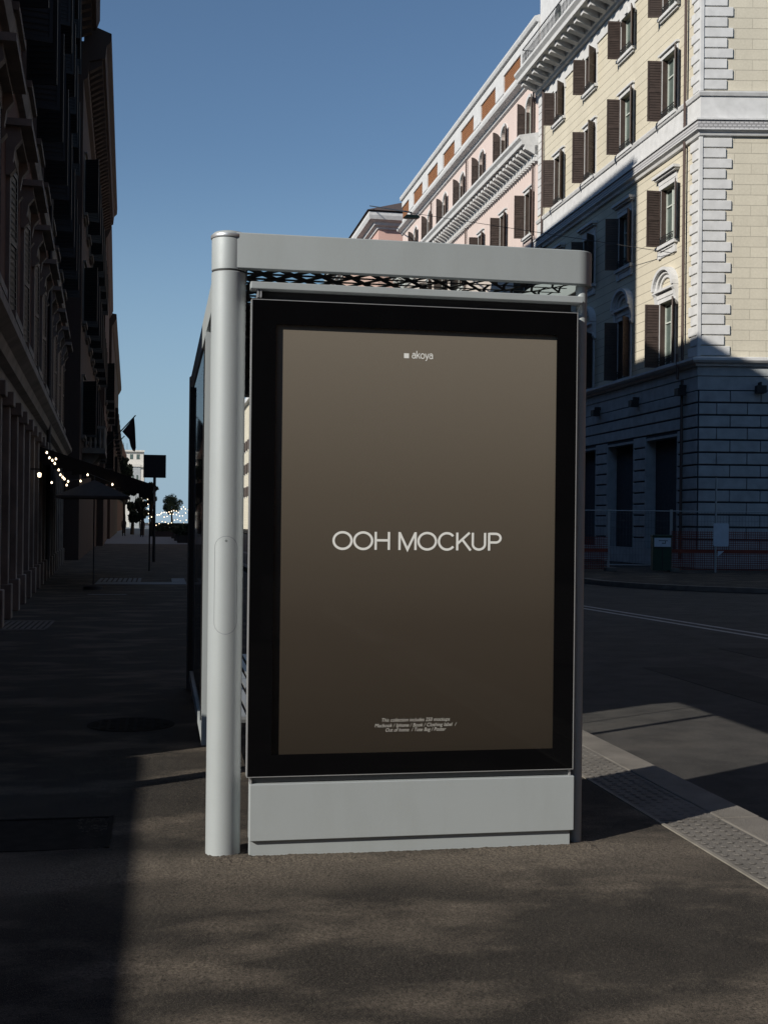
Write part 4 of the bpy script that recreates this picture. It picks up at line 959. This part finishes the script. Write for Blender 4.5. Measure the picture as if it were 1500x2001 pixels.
mb.build('roof_aerial', M['iron'], WB)
BG = empty('grey_pavilion', (-5.8, 270, 0), 0, 'small grey block in front of the sunlit white building', 'building')
mb = MB(); mb.box(-.6, 1.6, 0, 8, 0, 13.2); mb.build('wall', M['grey_stone'], BG)
mb = MB(); mb.box(-.7, 1.7, -.2, 8, 13.2, 13.8); mb.build('cornice', M['white_facade'], BG)
for x_ in (-.1, .8): mb = MB(); mb.box(x_, x_ + .35, -.03, -.001, 10.0, 11.4); mb.build('window', M['pane'], BG)

# unseen wall added to cast the pavement's shade, unseen houses added to cut sky
GW = empty('added_shade_wall', (-4.5, -9, 0), R(90), 'unseen wall added beside the side street to cast the pavement shade', 'wall')
mb = MB(); mb.box(0, 14.0, 0, .35, 0, 2.61); mb.build('wall_body', M['sooty_stone'], GW); mb = MB(); mb.box(-.02, 14.02, -.05, .40, 2.61, 2.70); mb.build('coping', M['sooty_stone'], GW)

HB = empty('added_house_behind', (26, -34, 0), R(180), 'dark ochre house added unseen behind the viewer to darken reflections', 'building')  # added out of view so the case glass reflects something dark
mb = MB(); mb.box(0, 38, 0, 12, 0, 21); mb.build('wall', M['sooty_red'], HB); mb = MB(); mb.box(-.3, 38.3, -.8, -.001, 20.2, 21); mb.build('cornice', M['sooty_stone'], HB)
for i in range(9):
    for z in (5, 9.5, 14): inst(lw2b, HB, Matrix.Translation((2.5 + i * 4.1, 0, z)))
RB = empty('added_house_beyond_road', (17.5, 20, 0), R(-90), 'dark ochre house added unseen beyond the road to block sky light', 'building')  # added out of view to hold back sky light from the road side
mb = MB(); mb.box(0, 50, 0, 12, 0, 20); mb.build('wall', M['sooty_red'], RB); mb = MB(); mb.box(-.3, 50.3, -.8, -.001, 19.2, 20); mb.build('cornice', M['sooty_stone'], RB)
for i in range(12):
    for z in (5, 9.5, 14): inst(lw2b, RB, Matrix.Translation((2.5 + i * 4.1, 0, z)))
# ------------------------------------------------------------------ street things
# thick short post whose shadow crosses the pavement
pl = empty('post', (-1.62, 5.86, 0), 0, 'thick waist high grey post at the house corner beside the pavement', 'post')
mb = MB(); mb.lathe([(.075, 0), (.075, 1.42), (.06, 1.47), (.001, 1.49)], (0, 0), 24); mb.build('pole', M['steel_dark'], pl, smooth=True)
mb = MB(); mb.lathe([(.10, 0), (.10, .10), (.078, .14)], (0, 0), 24); mb.build('collar', M['steel_dark'], pl, smooth=True)
# rectangular sign seen from behind
sg = empty('street_sign', (-.19, 44, 0), 0, 'square dark sign seen from behind on a thin post down the left pavement', 'sign')
mb = MB(); mb.lathe([(.05, 0), (.05, 3.1)], (0, 0), 16); mb.build('post', M['sign_back'], sg, smooth=True)
mb = MB(); mb.box(-.375, .375, -.06, -.03, 2.98, 3.75); mb.box(-.39, .39, -.03, -.01, 2.96, 3.77); mb.build('sign_plate', M['sign_back'], sg, bevel=.01)
mb = MB(); mb.box(-.36, .36, -.005, .02, 3.15, 3.19); mb.box(-.36, .36, -.005, .02, 3.52, 3.56); mb.box(-.03, .03, .021, .06, 3.0, 3.72); mb.build('bracket', M['iron'], sg)
# flag
fg = empty('flag', (-2.9, 60, 4.9), 0, 'dark furled flag on a slanting pole from the left house', 'flag')
mb = MB(); mb.tube([(0, 0, -.35), (1.72, 0, 1.60)], .028); mb.build('flagpole', M['iron'], fg)
mb = MB(); ft = [(1.10, .80), (1.65, 1.50), (1.70, 1.0), (1.75, .05), (1.70, -.14), (1.60, -.10), (1.50, .1), (1.42, .45)]
mb.prism(ft, lambda p: (p[0], -.03 + .04 * math.sin(p[1] * 6), p[1]), lambda p: (p[0], .03 + .04 * math.sin(p[1] * 6), p[1])); mb.build('cloth', M['flag'], fg)
mb = MB(); mb.tube([(0, .35, -.7), (1.2, .35, .62)], .022); mb.build('flagpole', M['iron'], fg)
# cafe canopy
ca = empty('cafe_canopy', (-2.55, 27, 0), 0, 'dark sloping cafe canopy reaching out from the left house', 'canopy')
mb = MB(); mb.prism([(0, 3.0), (2.4, 2.22), (2.4, 2.14), (0, 2.92)], lambda p: (p[0], 0, p[1]), lambda p: (p[0] + -.1, 9, p[1])); mb.build('canopy_roof', M['awning'], ca)
mb = MB()
n_ = 24
for i in range(n_):
    x0, x1 = 2.4 * i / n_, 2.4 * (i + 1) / n_; z0_, z1_ = 3.0 - .325 * x0, 3.0 - .325 * x1; dz = .30 + .05 * (i % 2)
    mb.box(x0, x1, -.015, -.003, min(z0_, z1_) - dz, min(z0_, z1_) - .0)
mb.box(2.401, 2.42, -.01, 9, 1.78, 2.2); mb.build('valance', M['awning'], ca)
for (x_, y_) in ((2.25, 8.8),): mb = MB(); mb.box(x_, x_ + .04, y_, y_ + .04, 0, 2.2); mb.build('post', M['awning'], ca)
um = empty('parasol', (-1.34, 26.2, 0), 0, 'grey square cafe parasol open below the dark canopy', 'parasol')
mb = MB(); s_ = .72
mb.add([(-s_, -s_, 1.93), (s_, -s_, 1.93), (s_, s_, 1.93), (-s_, s_, 1.93), (0, 0, 2.27), (-s_, -s_, 1.88), (s_, -s_, 1.88), (s_, s_, 1.88), (-s_, s_, 1.88)],
       [(0, 1, 4), (1, 2, 4), (2, 3, 4), (3, 0, 4), (0, 5, 6, 1), (1, 6, 7, 2), (2, 7, 8, 3), (3, 8, 5, 0)]); mb.build('parasol_cover', M['parasol'], um)
mb = MB(); mb.lathe([(.014, 0), (.014, 2.36)], (0, 0), 10); mb.build('pole', M['iron'], um)
mb = MB(); mb.lathe([(.2, 0), (.2, .06), (.03, .1)], (0, 0), 16); mb.build('base', M['iron'], um)

def string_lights(name, pts, r_, label, drop=.0):
    e0 = empty(name, pts[0], 0, label, 'string lights', 'strings of warm bulbs')
    P0 = Vector(pts[0]); c_ = MB(); c_.tube([Vector(p) - P0 + Vector((0, 0, r_ * 1.8)) for p in pts], max(.006, r_ * .25), 5); c_.build('cable', M['iron'], e0)
    me = MB(); N = 8
    me.lathe([(r_ * .3, r_ * 1.5), (r_ * .75, r_ * .8), (r_, 0), (r_ * .7, -r_ * .75), (.0005, -r_)], (0, 0), 8, close=False); me = me.mesh('bulb', M['bulb'], True)
    for p in pts:
        b0 = bpy.data.objects.new('bulb', me); COL.objects.link(b0); b0.parent = e0; b0.location = Vector(p) - P0
STR1 = [(-2.163, 24.6, 2.73), (-2.13, 24.8, 2.64), (-2.09, 25.0, 2.60), (-2.06, 25.2, 2.55), (-2.0, 25.4, 2.43), (-1.98, 25.6, 2.34), (-1.95, 25.8, 2.30), (-1.93, 26.0, 2.27), (-1.87, 26.2, 2.23), (-1.92, 26.5, 2.16), (-1.94, 26.7, 2.01)]
string_lights('string_lights', STR1, .020, 'warm bulbs strung steeply down beside the pale pilasters at left')
string_lights('string_lights', [(-2.07, 25.6, 2.66), (-2.15, 25.6, 2.18), (-1.62, 26.2, 2.24), (-1.49, 26.4, 2.38), (-1.0, 26.9, 2.20)], .020, 'sparse warm bulbs strung just above the grey parasol')
wl = empty('wall_lantern', (-2.26, 24.2, 2.28), 0, 'single bright lantern on the stone wall below the bulbs', 'lantern')
mb = MB(); mb.lathe([(.01, .05), (.035, .035), (.03, -.03), (.01, -.04)], (0, 0), 10); mb.build('lamp_glass', M['bulb'], wl); mb = MB(); mb.box(-.2, 0, -.01, .01, .1, .13); mb.build('bracket', M['iron'], wl)
random.seed(3)
for (k_, x0, x1, z0_, z1_, yy) in ((0, -.6, 3.4, 1.75, 1.9, 96), (1, -.3, 4.2, 1.15, 1.55, 110), (2, -.2, 3.0, 1.9, 2.5, 100)):
    pts = []
    for i in range(18):
        t_ = i / 17; pts.append((x0 + (x1 - x0) * t_, yy + random.uniform(-2, 2), z0_ + (z1_ - z0_) * t_ + .25 * math.sin(t_ * 12) ** 2 + random.uniform(-.08, .08)))
    string_lights('string_lights', pts, .034, ('lower row of tiny warm lights over the far pavement', 'lowest tiny warm lights before the far hedges', 'arching row of tiny lights under the far round tree')[k_])
string_lights('string_lights', [(-.85 + .02 * i, 84 + i * .3, 3.55 - .32 * i) for i in range(9)], .026, 'tiny warm lights hanging in a column behind the dark sign')

# trees
def tree(name, loc, h, cr, rx, rz, label, lm, n=2200, leaf=.16):
    e0 = empty(name, loc, 0, label, 'tree')
    tk = MB(); tk.tube([(0, 0, 0), (.05, 0, h * .3), (-.05, .05, h * .55)], [.22, .16, .10], 8)
    for a in range(6):
        an = a * 1.05; tk.tube([(-.02, 0, h * .45), (rx * .35 * math.cos(an), rx * .35 * math.sin(an), cr), (rx * .7 * math.cos(an), rx * .7 * math.sin(an), cr + rz * .4)], [.08, .05, .02], 6)
    tk.build('trunk', M['bark'], e0, smooth=True)
    cl = []
    for i in range(16):
        a = random.random() * 6.28; q_ = random.random() ** .5; cl.append((rx * .75 * q_ * math.cos(a), rx * .75 * q_ * math.sin(a), cr + random.uniform(-.6, .75) * rz, random.uniform(.28, .45) * min(rx, rz * 1.3)))
    mb = MB()
    for i in range(n):
        c_ = random.choice(cl); v = Vector((random.gauss(0, 1), random.gauss(0, 1), random.gauss(0, 1))).normalized() * c_[3] * random.random() ** .4
        p = Vector(c_[:3]) + v; q_ = Euler((random.random() * 6, random.random() * 6, random.random() * 6)).to_matrix(); s = leaf * random.uniform(.6, 1.3)
        mb.add([p + q_ @ Vector(t) for t in ((-s, 0, 0), (0, -s * .5, 0), (s, 0, 0), (0, s * .5, .1 * s))], [(0, 1, 2, 3)])
    mb.build('crown', lm, e0)
tree('plane_tree', (1.8, 190, 0), 5.2, 3.9, 1.95, 1.55, 'round green tree standing alone at the end of the left street', M['leaf'], 3200, .13)
tree('street_tree', (-.75, 120, 0), 5.0, 3.9, .62, 1.5, 'narrow dark tree directly behind the square sign', M['leaf2'], 2200, .11)
tree('street_tree', (-4.2, 150, 0), 6.5, 7.6, 1.1, 1.6, 'dark tree beneath the sunlit white block', M['leaf'], 1800, .2)
tree('sky_block_tree', (1.0, -4.5, 0), 9.5, 9.6, 6.0, 2.4, 'broad tree added unseen behind the viewer to block overhead sky', M['leaf2'], 9000, .42)  # canopy added out of view to keep overhead sky off the pavement
tree('street_tree', (-2.9, 135, 0), 4.5, 3.1, 1.1, 2.6, 'dark bushy tree left of the square sign', M['leaf2'], 2600, .16)
tree('street_tree', (-1.75, 128, 0), 4.5, 2.7, .9, 1.9, 'low dark bushy tree just left of the sign post', M['leaf2'], 2200, .15)
# hedges and people far along the pavement
for i, (x_, yy, l_, lb) in enumerate(((1.9, 84, 1.4, 'dark clipped hedge in a box, nearest on the far pavement'), (1.9, 93, 1.6, 'dark clipped hedge in a box, middle of the far row'), (2.2, 106, 2.4, 'dark clipped hedge in a box, farthest of the row'), (.55, 118, 1.9, 'small dark hedge box standing apart, left of the row'))):
    e0 = empty('hedge_planter', (x_, yy, 0), 0, lb, 'planter', 'hedge planters on the far pavement')
    mb = MB(); mb.box(-l_ / 2, l_ / 2, -.3, 2.5, 0, .5); mb.build('planter_box', M['sign_back'], e0)
    mb = MB()
    for j in range(900):
        p = Vector((random.uniform(-l_ / 2, l_ / 2), random.uniform(-.3, 2.5), .5 + random.random() * .75)); q_ = Euler((random.random() * 6, random.random() * 6, random.random() * 6)).to_matrix()
        mb.add([p + q_ @ Vector(t) for t in ((-.12, 0, 0), (0, -.06, 0), (.12, 0, 0), (0, .06, 0))], [(0, 1, 2, 3)])
    mb.build('foliage', M['leaf2'], e0)
def person(loc, rz, label, step=.18):
    e0 = bpy.data.meshes.new('person'); V = []; E = []; RR = []
    def add(p, r_, par=None):
        V.append(p); RR.append(r_)
        if par is not None: E.append((par, len(V) - 1))
        return len(V) - 1
    pel = add((0, 0, .93), .145); ch_ = add((0, 0, 1.22), .15, pel); sh = add((0, 0, 1.40), .12, ch_); nk = add((0, 0, 1.49), .055, sh); hdm = add((0, -.01, 1.60), .095, nk); add((0, -.01, 1.70), .075, hdm)
    for s in (-1, 1):
        hp = add((s * .09, 0, .86), .095, pel); kn = add((s * .10, -s * step * .5, .48), .062, hp); an_ = add((s * .10, s * step * -.6, .09), .045, kn); add((s * .11, s * step * -.6 - .14, .04), .04, an_)
        so = add((s * .19, 0, 1.38), .055, sh); el = add((s * .23, s * .05, 1.10), .043, so); wr = add((s * .22, s * .10 - .05, .86), .03, el); add((s * .22, s * .12 - .08, .78), .028, wr)
    e0.from_pydata([tuple(v) for v in V], E, []); o = bpy.data.objects.new('person', e0); COL.objects.link(o)
    sk = o.modifiers.new('skin', 'SKIN')
    for i, r_ in enumerate(RR): e0.skin_vertices[0].data[i].radius = (r_, r_)
    e0.skin_vertices[0].data[0].use_root = True
    ss = o.modifiers.new('sub', 'SUBSURF'); ss.levels = 1; ss.render_levels = 1
    e0.materials.append(M['person']); o.location = loc; o.rotation_euler = (0, 0, rz); tag(o, label, 'person'); return o
if True:
    try:
        person((-1.55, 112, 0), 0, 'person in dark clothes walking away down the middle of the far pavement')
        person((-3.3, 118, 0), .3, 'person in dark clothes standing close to the far left house fronts', .05)
    except Exception as ex: print('person failed', ex)

# street lamp slung over the road
sl = empty('suspended_lamp', (12.16, 60, 16.72), 0, 'dark flat street lamp hung on wires in front of the pink palazzo', 'street lamp')
mb = MB(); mb.prism([(-.40, -.03), (-.32, -.07), (.34, -.05), (.42, .0), (.30, .10), (-.26, .10)], lambda p: (p[0], -.14, p[1]), lambda p: (p[0], .14, p[1])); mb.build('lamp_body', M['green'], sl)
mb = MB(); mb.box(-.03, .03, -.02, .02, .10, .24); mb.tube([(0, 0, .24), (3.95, 36, 9.9)], .04, 6); mb.tube([(0, 0, .22), (5.9, -18.4, -5.45)], .012, 5); mb.build('wire', M['iron'], sl)

# building site fence on the far corner
Fd = Vector((math.cos(R(-YAW)), math.sin(R(-YAW)))); FO = Vector((16.05, 36.95))
def onf(s, off=0): p = FO + Fd * s + Vector((-Fd.y, Fd.x)) * off; return p.x, p.y
TF = R(-YAW)
for i, (s0, s1) in enumerate(((-4.6, -2.02), (-1.98, -.02), (.02, 3.48), (3.52, 6.98))):
    x_, y_ = onf(s0); e0 = empty('site_fence', (x_, y_, 0), TF, ('leftmost wire fence panel before the garage openings', 'wire fence panel behind the green cabinet', 'wire fence panel with red netting right of the green cabinet', 'wire fence panel with red netting farthest right')[i], 'fence', 'temporary site fence panels'); L0 = s1 - s0
    mb = MB()
    for xx in (0, L0): mb.tube([(xx, 0, 0), (xx, 0, 1.98)], .025, 8)
    mb.tube([(0, 0, 1.93), (L0, 0, 1.93)], .018, 6); mb.tube([(0, 0, .2), (L0, 0, .2)], .018, 6); mb.build('post', M['steel'], e0)
    mb = MB()
    for j in range(int(L0 / .1)): mb.bar((.05 + j * .1, 0, .2), (.05 + j * .1, 0, 1.93), .005)
    for j in range(8): mb.bar((0, .004, .3 + j * .22), (L0, .004, .3 + j * .22), .005)
    mb.build('wire_mesh', M['steel_dark'], e0)
    if i >= 2 or i == 0:
        mb = MB(); z_ = .05
        hi = 1.30 if i >= 2 else 1.1
        for j in range(int(L0 / .07)): mb.bar((j * .07, -.04, .05), (j * .07, -.04, hi), .016, .004)
        for j in range(int(hi / .07)): mb.bar((0, -.045, .08 + j * .07), (L0, -.045, .08 + j * .07), .004, .018)
        mb.build('safety_net', M['orange_net'], e0)
        mb = MB(); mb.box(0, L0, -.075, -.06, .60, .72); mb.build('barrier_board', M['orange_net'], e0)
    for xx in (0.0, ): mb = MB(); mb.box(xx - .12, xx + .2, -.3, .3, 0, .12); mb.build('concrete_foot', M['tactile'], e0, bevel=.01)
x_, y_ = onf(-.42, -.5)
gc = empty('utility_cabinet', (x_, y_, 0), TF, 'green utility cabinet with a small notice on it in front of the fence', 'cabinet')
mb = MB(); mb.box(-.29, .29, -.18, .18, .05, 1.12); mb.box(-.31, .31, -.2, .2, 1.12, 1.17); mb.build('cabinet_body', M['green'], gc, bevel=.015)
mb = MB(); mb.box(-.012, .012, -.186, -.18, .1, .75); mb.box(-.26, .26, -.186, -.181, .76, .78); mb.build('door_seam', M['iron'], gc)
mb = MB(); mb.box(-.26, .26, -.19, -.181, .80, 1.08); nb = mb.build('notice', M['board'], gc)
mb = MB(); mb.box(-.12, .16, -.1935, -.1905, .98, 1.0); mb.box(-.02, .10, -.1935, -.1905, .90, .925); mb.box(.08, .10, -.1935, -.1905, .925, .979); mb.build('notice_print', M['iron'], nb)
x_, y_ = onf(1.5, -.35)
ws = empty('site_notice', (x_, y_, 0), TF, 'blank white rounded board on a pole before the red netting', 'sign')
mb = MB(); mb.lathe([(.03, 0), (.03, 3.0)], (-.16, .03), 10); mb.build('pole', M['steel'], ws)
mb = MB(); rr_ = rrect(-.24, .24, 0, .73, .05, 4); mb.prism(rr_, lambda p: (p[0], -.02, p[1] + .83), lambda p: (p[0], 0.0, p[1] + .83)); mb.build('sign_plate', M['board'], ws)
mb = MB(); mb.prism([(-.10, .50), (.10, .68), (-.10, .68)], lambda p: (p[0], -.02, p[1]), lambda p: (p[0], 0, p[1])); mb.build('warning_triangle', M['board'], ws)
for (s, o_, lb) in ((-3.4, .8, 'low dark barrier board before the second garage opening'),):
    x_, y_ = onf(s, o_); e0 = empty('barrier', (x_, y_, 0), TF, lb, 'barrier')
    mb = MB(); mb.box(-.7, .7, -.02, .02, .75, 1.0); mb.box(-.7, .7, -.02, .02, .35, .55); mb.build('board', M['orange_net'], e0)
    for xx in (-.55, .55): mb = MB(); mb.box(xx - .03, xx + .03, .021, .06, 0, 1.05); mb.build('leg', M['steel_dark'], e0)
